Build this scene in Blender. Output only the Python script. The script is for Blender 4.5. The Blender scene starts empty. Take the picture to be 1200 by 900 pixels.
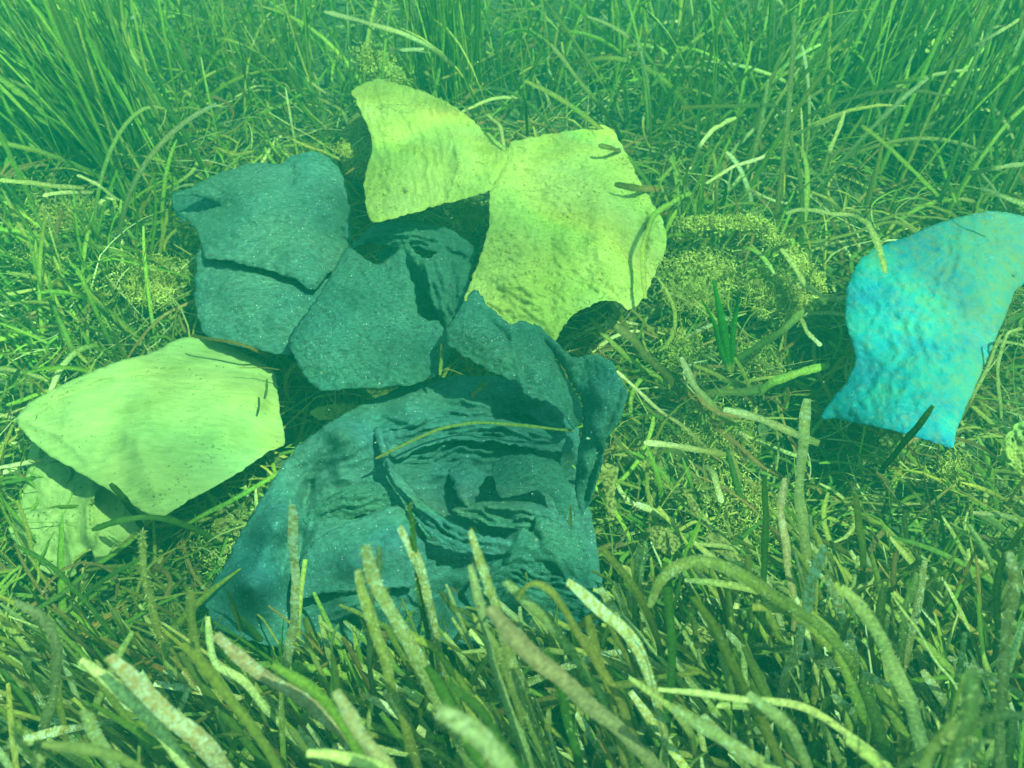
import bpy, math, random
import numpy as np
from mathutils import Vector, noise
from mathutils.geometry import delaunay_2d_cdt

random.seed(7)
rng = np.random.default_rng(7)
scene = bpy.context.scene
C = scene.collection

# ------------------------------------------------------------------ camera
CAM_Z = 0.95
PITCH = math.radians(50)            # below the horizon
HFOV = math.radians(58)
F = 600 / math.tan(HFOV / 2)        # focal length in photo pixels (photo is 1200 x 900)
cam_data = bpy.data.cameras.new("camera")
cam = bpy.data.objects.new("camera", cam_data)
C.objects.link(cam)
cam.location = (0, 0, CAM_Z)
cam.rotation_euler = (math.pi / 2 - PITCH, 0, 0)
cam_data.sensor_fit = 'HORIZONTAL'
cam_data.angle = HFOV
cam_data.clip_start = 0.02
cam_data.clip_end = 200
cam_data.dof.use_dof = True
cam_data.dof.focus_distance = 0.98
cam_data.dof.aperture_fstop = 8.0
scene.camera = cam

# ------------------------------------------------------------------ sky, sun, exposure
SUN_EL = math.radians(64)
SUN_AZ = math.radians(108)          # sun direction, measured from +Y towards +X
world = bpy.data.worlds.new("World")
scene.world = world
world.use_nodes = True
wn = world.node_tree.nodes
bg = wn["Background"]
sky = wn.new("ShaderNodeTexSky")
sky.sky_type = 'NISHITA'
sky.sun_disc = False
sky.sun_elevation = SUN_EL
sky.sun_rotation = SUN_AZ
world.node_tree.links.new(sky.outputs[0], bg.inputs[0])
bg.inputs[1].default_value = 0.15
sun_data = bpy.data.lights.new("sun", 'SUN')
sun_data.energy = 3.9
sun_data.angle = math.radians(0.5)
sun_data.color = (1.0, 0.96, 0.88)
sun = bpy.data.objects.new("sun", sun_data)
C.objects.link(sun)
sd = Vector((math.sin(SUN_AZ) * math.cos(SUN_EL), math.cos(SUN_AZ) * math.cos(SUN_EL), math.sin(SUN_EL)))
sun.rotation_euler = sd.to_track_quat('Z', 'Y').to_euler()
sun.location = (0, 0, 5)
scene.view_settings.view_transform = 'Standard'
scene.view_settings.look = 'None'
scene.view_settings.exposure = 1.74
scene.view_settings.gamma = 1
scene.cycles.max_bounces = 6
scene.cycles.diffuse_bounces = 3
scene.cycles.volume_bounces = 1
scene.cycles.transparent_max_bounces = 8
scene.cycles.use_denoising = True

# ------------------------------------------------------------------ helpers
SP, CP = math.sin(PITCH), math.cos(PITCH)

def ray(px, py):
    a = (px - 600) / F; b = (450 - py) / F
    return np.stack([a + 0 * b, CP + b * SP, -SP + b * CP], -1)

def at_h(px, py, h):                # point where the sight line reaches height h
    px = np.asarray(px, float); py = np.asarray(py, float); h = np.asarray(h, float)
    d = ray(px, py)
    s = (CAM_Z - h) / (-d[..., 2])
    return np.array([0, 0, CAM_Z]) + d * s[..., None]

def at_d(px, py, s):                # point at distance s along the lens axis
    d = ray(np.asarray(px, float), np.asarray(py, float))
    return np.array([0, 0, CAM_Z]) + d * np.asarray(s, float)[..., None]

def project(p):
    x, y, z = p[..., 0], p[..., 1], p[..., 2] - CAM_Z
    fw = y * CP - z * SP
    up = y * SP + z * CP
    return 600 + F * x / fw, 450 - F * up / fw, fw

def tag(o, label=None, cat=None, group=None, kind=None):
    if label: o['label'] = label
    if cat: o['category'] = cat
    if group: o['group'] = group
    if kind: o['kind'] = kind
    return o

def empty(name, loc=(0, 0, 0)):
    o = bpy.data.objects.new(name, None)
    o.empty_display_size = 0.03
    o.location = loc
    C.objects.link(o)
    return o

def mesh_obj(name, verts, faces, mat, parent=None, smooth=True, col=None):
    me = bpy.data.meshes.new(name)
    verts = np.asarray(verts, dtype=np.float32)
    if parent is not None:
        verts = verts - np.array(parent.location, dtype=np.float32)
    if isinstance(faces, np.ndarray):
        n, k = faces.shape
        me.vertices.add(len(verts)); me.vertices.foreach_set('co', verts.ravel())
        me.loops.add(n * k); me.loops.foreach_set('vertex_index', faces.astype(np.int32).ravel())
        me.polygons.add(n)
        me.polygons.foreach_set('loop_start', np.arange(0, n * k, k, dtype=np.int32))
        me.update(calc_edges=True)
    else:
        me.from_pydata(verts.tolist(), [], faces)
    me.validate()
    if smooth:
        me.polygons.foreach_set('use_smooth', [True] * len(me.polygons))
    if col is not None:
        a = me.color_attributes.new('pigment', 'FLOAT_COLOR', 'POINT')
        a.data.foreach_set('color', np.asarray(col, dtype=np.float32).ravel())
    me.materials.append(mat)
    o = bpy.data.objects.new(name, me)
    C.objects.link(o)
    if parent is not None:
        o.parent = parent
    return o

def recentre(o):                    # put the origin at the middle of the thing's base
    me = o.data
    n = len(me.vertices)
    co = np.empty(n * 3, dtype=np.float32); me.vertices.foreach_get('co', co)
    co = co.reshape(-1, 3)
    c = np.array([co[:, 0].mean(), co[:, 1].mean(), co[:, 2].min()], dtype=np.float32)
    co -= c
    me.vertices.foreach_set('co', co.ravel()); me.update()
    o.location = Vector(c.tolist())
    return o

# ------------------------------------------------------------------ materials
def new_mat(name):
    m = bpy.data.materials.new(name)
    m.use_nodes = True
    nt = m.node_tree
    return m, nt, nt.nodes, nt.links, nt.nodes["Principled BSDF"]

def N(nodes, typ, **kw):
    n = nodes.new(typ)
    for k, v in kw.items():
        if k in n.bl_rna.properties: setattr(n, k, v)
        else: n.inputs[k.replace('_', ' ')].default_value = v
    return n

def ramp(nodes, stops):
    r = nodes.new("ShaderNodeValToRGB")
    e = r.color_ramp.elements
    while len(e) < len(stops): e.new(0.5)
    for el, (p, c) in zip(e, stops):
        el.position = p; el.color = (*c, 1) if len(c) == 3 else c
    return r

def mixc(nodes, links, f, a, b, blend='MIX'):
    m = nodes.new("ShaderNodeMix"); m.data_type = 'RGBA'; m.blend_type = blend
    for s, v in ((m.inputs[0], f), (m.inputs[6], a), (m.inputs[7], b)):
        if hasattr(v, 'links'): links.new(v, s)
        elif isinstance(v, tuple): s.default_value = (*v, 1)
        else: s.default_value = v
    return m.outputs[2]

def cloth_mat(name, c1, c2, spot, spot_amt, crinkle=(22, 60, 0), bump=0.5, fleck=None, transl=0.0, rough=0.8, stretch=(1, 1, 1), rotz=0.0, fine=420, stain=0.75):
    m, nt, nodes, links, b = new_mat(name)
    tc = N(nodes, "ShaderNodeTexCoord")
    geo = N(nodes, "ShaderNodeNewGeometry")
    mp = N(nodes, "ShaderNodeMapping"); links.new(geo.outputs['Position'], mp.inputs[0])
    mp.inputs['Scale'].default_value = stretch; mp.inputs['Rotation'].default_value = (0, 0, rotz)
    n1 = N(nodes, "ShaderNodeTexNoise", Scale=9.0, Detail=5.0, Roughness=0.6); links.new(geo.outputs['Position'], n1.inputs['Vector'])
    r1 = ramp(nodes, [(0.35, c1), (0.68, c2)]); links.new(n1.outputs[0], r1.inputs[0])
    n2 = N(nodes, "ShaderNodeTexNoise", Scale=crinkle[2] or 70.0, Detail=6.0, Roughness=0.75); links.new(mp.outputs[0], n2.inputs['Vector'])
    r2 = ramp(nodes, [(0.35, (0.35,) * 3), (0.7, (1.5,) * 3)] if crinkle[2] else [(0.35, (0.7,) * 3), (0.7, (1.12,) * 3)]); links.new(n2.outputs[0], r2.inputs[0])
    col = mixc(nodes, links, 0.75, r1.outputs[0], r2.outputs[0], 'MULTIPLY')
    n3 = N(nodes, "ShaderNodeTexNoise", Scale=260.0, Detail=2.0, Roughness=0.5); links.new(geo.outputs['Position'], n3.inputs['Vector'])
    n3b = N(nodes, "ShaderNodeTexNoise", Scale=16.0, Detail=3.0); links.new(geo.outputs['Position'], n3b.inputs['Vector'])
    add = N(nodes, "ShaderNodeMath", operation='MULTIPLY_ADD'); links.new(n3b.outputs[0], add.inputs[0]); add.inputs[1].default_value = 0.35; links.new(n3.outputs[0], add.inputs[2])
    r3 = ramp(nodes, [(0.80 - spot_amt, (0, 0, 0)), (0.86 - spot_amt, (1, 1, 1))]); links.new(add.outputs[0], r3.inputs[0])
    col = mixc(nodes, links, r3.outputs[0], col, spot)
    if fleck:
        v = N(nodes, "ShaderNodeTexVoronoi", Scale=330.0); links.new(geo.outputs['Position'], v.inputs['Vector'])
        sep = N(nodes, "ShaderNodeSeparateColor"); links.new(v.outputs['Color'], sep.inputs[0])
        d = N(nodes, "ShaderNodeMath", operation='LESS_THAN'); links.new(v.outputs['Distance'], d.inputs[0]); d.inputs[1].default_value = 0.26
        g = N(nodes, "ShaderNodeMath", operation='GREATER_THAN'); links.new(sep.outputs[0], g.inputs[0]); g.inputs[1].default_value = fleck[1]
        mu = N(nodes, "ShaderNodeMath", operation='MULTIPLY'); links.new(d.outputs[0], mu.inputs[0]); links.new(g.outputs[0], mu.inputs[1])
        mu2 = N(nodes, "ShaderNodeMath", operation='MULTIPLY'); links.new(mu.outputs[0], mu2.inputs[0]); links.new(sep.outputs[1], mu2.inputs[1])
        col = mixc(nodes, links, mu2.outputs[0], col, fleck[0])
    # silt and algal film in ragged patches
    ns = N(nodes, "ShaderNodeTexNoise", Scale=19.0, Detail=9.0, Roughness=0.78); links.new(geo.outputs['Position'], ns.inputs['Vector'])
    rs = ramp(nodes, [(0.50, (0, 0, 0)), (0.72, (stain,) * 3)]); links.new(ns.outputs[0], rs.inputs[0])
    col = mixc(nodes, links, rs.outputs[0], col, tuple(k * .45 for k in c1[:2]) + (c1[2] * .3,))
    links.new(col, b.inputs['Base Color'])
    b.inputs['Roughness'].default_value = rough
    b.inputs['Specular IOR Level'].default_value = 0.15
    # fine crinkle relief
    nb = N(nodes, "ShaderNodeTexNoise", Scale=crinkle[1], Detail=8.0, Roughness=0.72); links.new(mp.outputs[0], nb.inputs['Vector'])
    nb2 = N(nodes, "ShaderNodeTexNoise", Scale=fine, Detail=3.0, Roughness=0.6); links.new(mp.outputs[0], nb2.inputs['Vector'])
    vb = N(nodes, "ShaderNodeTexVoronoi", Scale=crinkle[0] * 3); vb.feature = 'DISTANCE_TO_EDGE'
    wob = mixc(nodes, links, 0.12, mp.outputs[0], nb.outputs[1], 'ADD'); links.new(wob, vb.inputs['Vector'])
    bu = N(nodes, "ShaderNodeBump", Strength=bump, Distance=0.012); links.new(nb.outputs[0], bu.inputs['Height'])
    bu2 = N(nodes, "ShaderNodeBump", Strength=bump, Distance=0.003); links.new(nb2.outputs[0], bu2.inputs['Height']); links.new(bu.outputs[0], bu2.inputs['Normal'])
    bu3 = N(nodes, "ShaderNodeBump", Strength=bump * 0.35, Distance=0.002); links.new(vb.outputs[0], bu3.inputs['Height']); links.new(bu2.outputs[0], bu3.inputs['Normal'])
    links.new(bu3.outputs[0], b.inputs['Normal'])
    if transl:
        tr = N(nodes, "ShaderNodeBsdfTranslucent"); links.new(col, tr.inputs[0]); links.new(bu3.outputs[0], tr.inputs['Normal'])
        mx = N(nodes, "ShaderNodeMixShader", Fac=transl)
        links.new(b.outputs[0], mx.inputs[1]); links.new(tr.outputs[0], mx.inputs[2])
        links.new(mx.outputs[0], nodes["Material Output"].inputs[0])
    return m

M = {}
M['yellow'] = cloth_mat('yellow_cloth', (0.58, 0.64, 0.11), (0.76, 0.76, 0.22), (0.32, 0.32, 0.05), 0.0, (24, 75, 0), 1.0, transl=0.25, stain=0.45, stretch=(1, 1.8, 1))
M['yellow_stringy'] = cloth_mat('yellow_ribbed_cloth', (0.58, 0.64, 0.11), (0.78, 0.77, 0.23), (0.32, 0.32, 0.05), 0.0, (24, 75, 0), 1.0, transl=0.3, stain=0.45, stretch=(3.2, 0.8, 1), rotz=-0.25)
M['cream'] = cloth_mat('cream_cloth', (0.27, 0.33, 0.10), (0.37, 0.42, 0.15), (0.12, 0.16, 0.05), -0.045, (10, 45, 0), 0.35, transl=0.2, stain=0.4, stretch=(0.5, 2.4, 1), rotz=0.3)
M['cream_dull'] = cloth_mat('dull_cream_cloth', (0.26, 0.31, 0.10), (0.38, 0.42, 0.15), (0.10, 0.12, 0.05), -0.02, (18, 60, 0), 0.4, transl=0.2)
M['slate'] = cloth_mat('slate_cloth', (0.042, 0.130, 0.118), (0.085, 0.205, 0.160), (0.04, 0.06, 0.08), 0.0, (30, 110, 150), 0.8, fleck=((0.35, 0.4, 0.4), 0.80), stretch=(1, 2.0, 1))
M['slate_pale'] = cloth_mat('pale_slate_cloth', (0.060, 0.165, 0.150), (0.125, 0.240, 0.180), (0.09, 0.12, 0.14), 0.0, (30, 100, 130), 0.8, fleck=((0.5, 0.55, 0.4), 0.80), stretch=(0.8, 2.0, 1))
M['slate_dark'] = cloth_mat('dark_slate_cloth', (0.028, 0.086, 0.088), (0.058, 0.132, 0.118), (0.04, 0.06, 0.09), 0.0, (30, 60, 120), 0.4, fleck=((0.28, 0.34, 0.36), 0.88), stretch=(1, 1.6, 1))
M['leafy'] = cloth_mat('dead_leaf', (0.30, 0.25, 0.06), (0.46, 0.40, 0.12), (0.12, 0.10, 0.03), 0.12, (30, 90, 0), 0.6, transl=0.3)

def turquoise_mat():
    m, nt, nodes, links, b = new_mat('printed_turquoise_plastic')
    geo = N(nodes, "ShaderNodeNewGeometry")
    n1 = N(nodes, "ShaderNodeTexNoise", Scale=14.0, Detail=6.0, Roughness=0.7); links.new(geo.outputs['Position'], n1.inputs['Vector'])
    # warped coordinates for the printed curls
    wn_ = N(nodes, "ShaderNodeTexNoise", Scale=9.0, Detail=1.0); links.new(geo.outputs['Position'], wn_.inputs['Vector'])
    wv = mixc(nodes, links, 0.10, geo.outputs['Position'], wn_.outputs[1], 'ADD')
    v = N(nodes, "ShaderNodeTexVoronoi", Scale=11.0); links.new(wv, v.inputs['Vector'])
    def rings(dist, k, lo, hi):
        s = N(nodes, "ShaderNodeMath", operation='MULTIPLY'); links.new(dist, s.inputs[0]); s.inputs[1].default_value = k
        c = N(nodes, "ShaderNodeMath", operation='SINE'); links.new(s.outputs[0], c.inputs[0])
        r = ramp(nodes, [(lo, (0, 0, 0)), (hi, (1, 1, 1))]); links.new(c.outputs[0], r.inputs[0])
        return r.outputs[0]
    ra = rings(v.outputs['Distance'], 62.0, 0.80, 0.98)
    msk = N(nodes, "ShaderNodeTexNoise", Scale=26.0, Detail=2.0); links.new(geo.outputs['Position'], msk.inputs['Vector'])
    rm = ramp(nodes, [(0.52, (0, 0, 0)), (0.66, (0.35, 0.35, 0.35))]); links.new(msk.outputs[0], rm.inputs[0])
    rr = mixc(nodes, links, 1.0, ra, rm.outputs[0], 'MULTIPLY')
    v2 = N(nodes, "ShaderNodeTexVoronoi", Scale=85.0); links.new(geo.outputs['Position'], v2.inputs['Vector'])
    rc = ramp(nodes, [(0.26, (0, 0, 0)), (0.31, (1, 1, 1)), (0.37, (1, 1, 1)), (0.42, (0, 0, 0))]); links.new(v2.outputs['Distance'], rc.inputs[0])
    msk2 = N(nodes, "ShaderNodeTexNoise", Scale=13.0, Detail=0.0); links.new(geo.outputs['Position'], msk2.inputs['Vector'])
    rm2 = ramp(nodes, [(0.70, (0, 0, 0)), (0.76, (.4, .4, .4))]); links.new(msk2.outputs[0], rm2.inputs[0])
    rc2 = mixc(nodes, links, 1.0, rc.outputs[0], rm2.outputs[0], 'MULTIPLY')
    base = ramp(nodes, [(0.38, (0.0, 0.15, 0.25)), (0.52, (0.0, 0.21, 0.25)), (0.66, (0.03, 0.24, 0.20))]); links.new(n1.outputs[0], base.inputs[0])
    # algal film, thicker towards the seaward (+X, +Y) side
    sp = N(nodes, "ShaderNodeSeparateXYZ"); links.new(geo.outputs['Position'], sp.inputs[0])
    g = N(nodes, "ShaderNodeMapRange"); links.new(sp.outputs[0], g.inputs[0])
    g.inputs[1].default_value = 0.44; g.inputs[2].default_value = 0.62; g.inputs[3].default_value = -0.12; g.inputs[4].default_value = 0.06
    n2 = N(nodes, "ShaderNodeTexNoise", Scale=75.0, Detail=9.0, Roughness=0.82); links.new(geo.outputs['Position'], n2.inputs['Vector'])
    ad = N(nodes, "ShaderNodeMath", operation='ADD'); links.new(g.outputs[0], ad.inputs[0]); links.new(n2.outputs[0], ad.inputs[1])
    rf = ramp(nodes, [(0.37, (0, 0, 0)), (0.66, (0.9, 0.9, 0.9))]); links.new(ad.outputs[0], rf.inputs[0])
    col = mixc(nodes, links, rf.outputs[0], base.outputs[0], (0.16, 0.19, 0.06))
    col = mixc(nodes, links, rr, col, (0.06, 0.34, 0.42))
    col = mixc(nodes, links, rc2, col, (0.12, 0.46, 0.55))
    links.new(col, b.inputs['Base Color'])
    b.inputs['Roughness'].default_value = 0.55
    b.inputs['Specular IOR Level'].default_value = 0.3
    nb = N(nodes, "ShaderNodeTexNoise", Scale=60.0, Detail=9.0, Roughness=0.72); links.new(geo.outputs['Position'], nb.inputs['Vector'])
    bu = N(nodes, "ShaderNodeBump", Strength=0.8, Distance=0.008); links.new(nb.outputs[0], bu.inputs['Height'])
    links.new(bu.outputs[0], b.inputs['Normal'])
    return m
M['turquoise'] = turquoise_mat()

def blade_mat(name, speck=1.0):
    m, nt, nodes, links, b = new_mat(name)
    at = N(nodes, "ShaderNodeAttribute"); at.attribute_name = 'pigment'
    geo = N(nodes, "ShaderNodeNewGeometry")
    n1 = N(nodes, "ShaderNodeTexNoise", Scale=320.0, Detail=5.0, Roughness=0.75); links.new(geo.outputs['Position'], n1.inputs['Vector'])
    r1 = ramp(nodes, [(0.32, (0.35, 0.35, 0.35)), (0.68, (1.5, 1.5, 1.4))]); links.new(n1.outputs[0], r1.inputs[0])
    col = mixc(nodes, links, 0.8, at.outputs[0], r1.outputs[0], 'MULTIPLY')
    # encrusting white and rusty epiphytes, amount in the alpha of the pigment attribute
    n2 = N(nodes, "ShaderNodeTexNoise", Scale=900.0, Detail=3.0, Roughness=0.8); links.new(geo.outputs['Position'], n2.inputs['Vector'])
    n3 = N(nodes, "ShaderNodeTexNoise", Scale=110.0, Detail=4.0); links.new(geo.outputs['Position'], n3.inputs['Vector'])
    s1 = N(nodes, "ShaderNodeMath", operation='MULTIPLY_ADD'); links.new(at.outputs['Alpha'], s1.inputs[0]); s1.inputs[1].default_value = 0.42 * speck; s1.inputs[2].default_value = -0.42
    s2 = N(nodes, "ShaderNodeMath", operation='MULTIPLY_ADD'); links.new(n3.outputs[0], s2.inputs[0]); s2.inputs[1].default_value = 0.32; links.new(n2.outputs[0], s2.inputs[2])
    s3 = N(nodes, "ShaderNodeMath", operation='ADD'); links.new(s1.outputs[0], s3.inputs[0]); links.new(s2.outputs[0], s3.inputs[1])
    r3 = ramp(nodes, [(0.60, (0, 0, 0)), (0.70, (.85, .85, .85))]); links.new(s3.outputs[0], r3.inputs[0])
    rr = ramp(nodes, [(0.35, (0.55, 0.32, 0.10)), (0.45, (0.58, 0.50, 0.22)), (0.60, (0.74, 0.76, 0.60))]); 
    n4 = N(nodes, "ShaderNodeTexNoise", Scale=260.0, Detail=3.0); links.new(geo.outputs['Position'], n4.inputs['Vector']); links.new(n4.outputs[0], rr.inputs[0])
    col = mixc(nodes, links, r3.outputs[0], col, rr.outputs[0])
    links.new(col, b.inputs['Base Color'])
    b.inputs['Roughness'].default_value = 0.6
    b.inputs['Specular IOR Level'].default_value = 0.3
    bu = N(nodes, "ShaderNodeBump", Strength=0.6, Distance=0.0012); links.new(s2.outputs[0], bu.inputs['Height'])
    links.new(bu.outputs[0], b.inputs['Normal'])
    tr = N(nodes, "ShaderNodeBsdfTranslucent"); links.new(col, tr.inputs[0])
    mx = N(nodes, "ShaderNodeMixShader", Fac=0.42)
    links.new(b.outputs[0], mx.inputs[1]); links.new(tr.outputs[0], mx.inputs[2])
    links.new(mx.outputs[0], nodes["Material Output"].inputs[0])
    return m
M['blade'] = blade_mat('seagrass_leaf')

def alga_mat():
    m, nt, nodes, links, b = new_mat('yellow_brown_alga')
    geo = N(nodes, "ShaderNodeNewGeometry")
    n1 = N(nodes, "ShaderNodeTexNoise", Scale=60.0, Detail=5.0, Roughness=0.7); links.new(geo.outputs['Position'], n1.inputs['Vector'])
    r1 = ramp(nodes, [(0.35, (0.12, 0.12, 0.02)), (0.5, (0.34, 0.32, 0.05)), (0.72, (0.60, 0.56, 0.13))]); links.new(n1.outputs[0], r1.inputs[0])
    links.new(r1.outputs[0], b.inputs['Base Color']); b.inputs['Roughness'].default_value = 0.9
    nb = N(nodes, "ShaderNodeTexNoise", Scale=300.0, Detail=3.0); links.new(geo.outputs['Position'], nb.inputs['Vector'])
    bu = N(nodes, "ShaderNodeBump", Strength=0.7, Distance=0.002); links.new(nb.outputs[0], bu.inputs['Height']); links.new(bu.outputs[0], b.inputs['Normal'])
    return m
M['alga'] = alga_mat()

def ground_mat():
    m, nt, nodes, links, b = new_mat('seabed_detritus')
    geo = N(nodes, "ShaderNodeNewGeometry")
    n1 = N(nodes, "ShaderNodeTexNoise", Scale=38.0, Detail=9.0, Roughness=0.8); links.new(geo.outputs['Position'], n1.inputs['Vector'])
    r1 = ramp(nodes, [(0.35, (0.012, 0.022, 0.010)), (0.55, (0.05, 0.065, 0.02)), (0.75, (0.16, 0.16, 0.04))]); links.new(n1.outputs[0], r1.inputs[0])
    links.new(r1.outputs[0], b.inputs['Base Color']); b.inputs['Roughness'].default_value = 0.95
    nb = N(nodes, "ShaderNodeTexNoise", Scale=90.0, Detail=6.0); links.new(geo.outputs['Position'], nb.inputs['Vector'])
    bu = N(nodes, "ShaderNodeBump", Strength=0.8, Distance=0.01); links.new(nb.outputs[0], bu.inputs['Height']); links.new(bu.outputs[0], b.inputs['Normal'])
    return m
M['ground'] = ground_mat()

def water_gobo_mat():
    # unseen sheet at the water surface: daylight tint and caustic bands painted into its transparency
    m, nt, nodes, links, b = new_mat('painted_caustic_water')
    nodes.remove(b)
    geo = N(nodes, "ShaderNodeNewGeometry")
    chans = []
    for k, off in enumerate((0.0, 0.014, 0.028)):
        mp = N(nodes, "ShaderNodeMapping"); links.new(geo.outputs['Position'], mp.inputs[0]); mp.inputs['Location'].default_value = (off * 0.5, off, 0)
        wn_ = N(nodes, "ShaderNodeTexNoise", Scale=3.0, Detail=2.0); links.new(mp.outputs[0], wn_.inputs['Vector'])
        wv = mixc(nodes, links, 0.35, mp.outputs[0], wn_.outputs[1], 'ADD')
        v = N(nodes, "ShaderNodeTexVoronoi", Scale=5.0); v.feature = 'SMOOTH_F1'; v.inputs['Smoothness'].default_value = 0.25; links.new(wv, v.inputs['Vector'])
        r = ramp(nodes, [(0.12, (0.45,) * 3), (0.38, (0.60,) * 3), (0.50, (0.74,) * 3), (0.60, (0.86,) * 3)]); links.new(v.outputs['Distance'], r.inputs[0])
        ve = N(nodes, "ShaderNodeTexVoronoi", Scale=3.1); ve.feature = 'DISTANCE_TO_EDGE'; links.new(wv, ve.inputs['Vector'])
        re_ = ramp(nodes, [(0.0, (1.0,) * 3), (0.035, (0.7,) * 3), (0.12, (0.0,) * 3)]); links.new(ve.outputs['Distance'], re_.inputs[0])
        nm = N(nodes, "ShaderNodeTexNoise", Scale=2.3, Detail=1.0); links.new(geo.outputs['Position'], nm.inputs['Vector'])
        rm_ = ramp(nodes, [(0.42, (0.0,) * 3), (0.60, (0.42,) * 3)]); links.new(nm.outputs[0], rm_.inputs[0])
        ed = mixc(nodes, links, 1.0, re_.outputs[0], rm_.outputs[0], 'MULTIPLY')
        chans.append(mixc(nodes, links, 1.0, r.outputs[0], ed, 'ADD'))
    cc = N(nodes, "ShaderNodeCombineColor")
    for k, c in enumerate(chans): links.new(c, cc.inputs[k])
    tint = mixc(nodes, links, 1.0, cc.outputs[0], (0.51, 1.0, 0.63), 'MULTIPLY')
    t = N(nodes, "ShaderNodeBsdfTransparent"); links.new(tint, t.inputs[0])
    links.new(t.outputs[0], nodes["Material Output"].inputs[0])
    return m

# ------------------------------------------------------------------ the setting
def axis(lo, hi, step, far):
    a = list(np.arange(lo, hi + 1e-6, step)); s = step
    while a[-1] < far: s *= 1.5; a.append(a[-1] + s)
    s = step
    while a[0] > -far: s *= 1.5; a.insert(0, a[0] - s)
    return np.clip(np.array(a), -far, far)

def grid_mesh(name, xs, ys, zf, mat):
    X, Y = np.meshgrid(xs, ys)
    Z = np.array([[zf(x, y) for x in xs] for y in ys])
    n, k = X.shape
    idx = np.arange(n * k).reshape(n, k)
    f = np.stack([idx[:-1, :-1], idx[:-1, 1:], idx[1:, 1:], idx[1:, :-1]], -1).reshape(-1, 4)
    return mesh_obj(name, np.stack([X, Y, Z], -1).reshape(-1, 3), f, mat)

def gz(x, y):
    return 0.022 * noise.noise((x * 5, y * 5, 0)) + 0.012 * noise.noise((x * 16, y * 16, 3)) - 0.012

seabed = tag(grid_mesh('seabed', axis(-1.6, 1.6, 0.03, 20), axis(0, 2.8, 0.03, 20), gz, M['ground']), kind='structure')
ws = tag(grid_mesh('water_surface_gobo', axis(-2, 2, 0.25, 20.5), axis(-1, 3, 0.25, 20.5),
                   lambda x, y: 1.32 + 0.01 * noise.noise((x * 2, y * 2, 9)), water_gobo_mat()), kind='structure')  # added out of view as a gobo, dapples the sun with painted bands

# ------------------------------------------------------------------ sheets of cloth and plastic
def catmull(pts, sub):
    P = np.array(pts, float); n = len(P); out = []
    for i in range(n):
        p0, p1, p2, p3 = P[i - 1], P[i], P[(i + 1) % n], P[(i + 2) % n]
        L = np.hypot(*(p2 - p1)[:2]); k = max(1, int(L / sub))
        for j in range(k):
            t = j / k
            q = 0.5 * ((2 * p1) + (-p0 + p2) * t + (2 * p0 - 5 * p1 + 4 * p2 - p3) * t * t + (-p0 + 3 * p1 - 3 * p2 + p3) * t ** 3)
            lin = p1 + (p2 - p1) * t
            out.append(q * 0.6 + lin * 0.4)
    return np.array(out)

def seg_dist(P, poly, closed=False):
    poly = np.asarray(poly, float)[:, :2]
    A = poly if closed else poly[:-1]
    B = np.roll(poly, -1, 0) if closed else poly[1:]
    best = np.full(len(P), 1e9); sgn = np.ones(len(P)); tt = np.zeros(len(P))
    L = np.hypot(*(B - A).T); cum = np.concatenate([[0], np.cumsum(L)]); tot = cum[-1]
    for k, (a, b) in enumerate(zip(A, B)):
        ab = b - a; l2 = max(ab @ ab, 1e-9)
        t = np.clip(((P - a) @ ab) / l2, 0, 1)
        q = a + t[:, None] * ab
        d = np.hypot(*(P - q).T)
        s = np.sign(ab[0] * (P[:, 1] - a[1]) - ab[1] * (P[:, 0] - a[0]))
        m = d < best
        best[m] = d[m]; sgn[m] = s[m]; tt[m] = (cum[k] + t[m] * L[k]) / tot
    return best, sgn, tt

def inside(P, poly):
    x, y = P[:, 0], P[:, 1]; r = np.zeros(len(P), bool)
    A = poly; B = np.roll(poly, -1, 0)
    for (x1, y1), (x2, y2) in zip(A[:, :2], B[:, :2]):
        c = ((y1 > y) != (y2 > y)) & (x < (x2 - x1) * (y - y1) / (y2 - y1 + 1e-12) + x1)
        r ^= c
    return r

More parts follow.
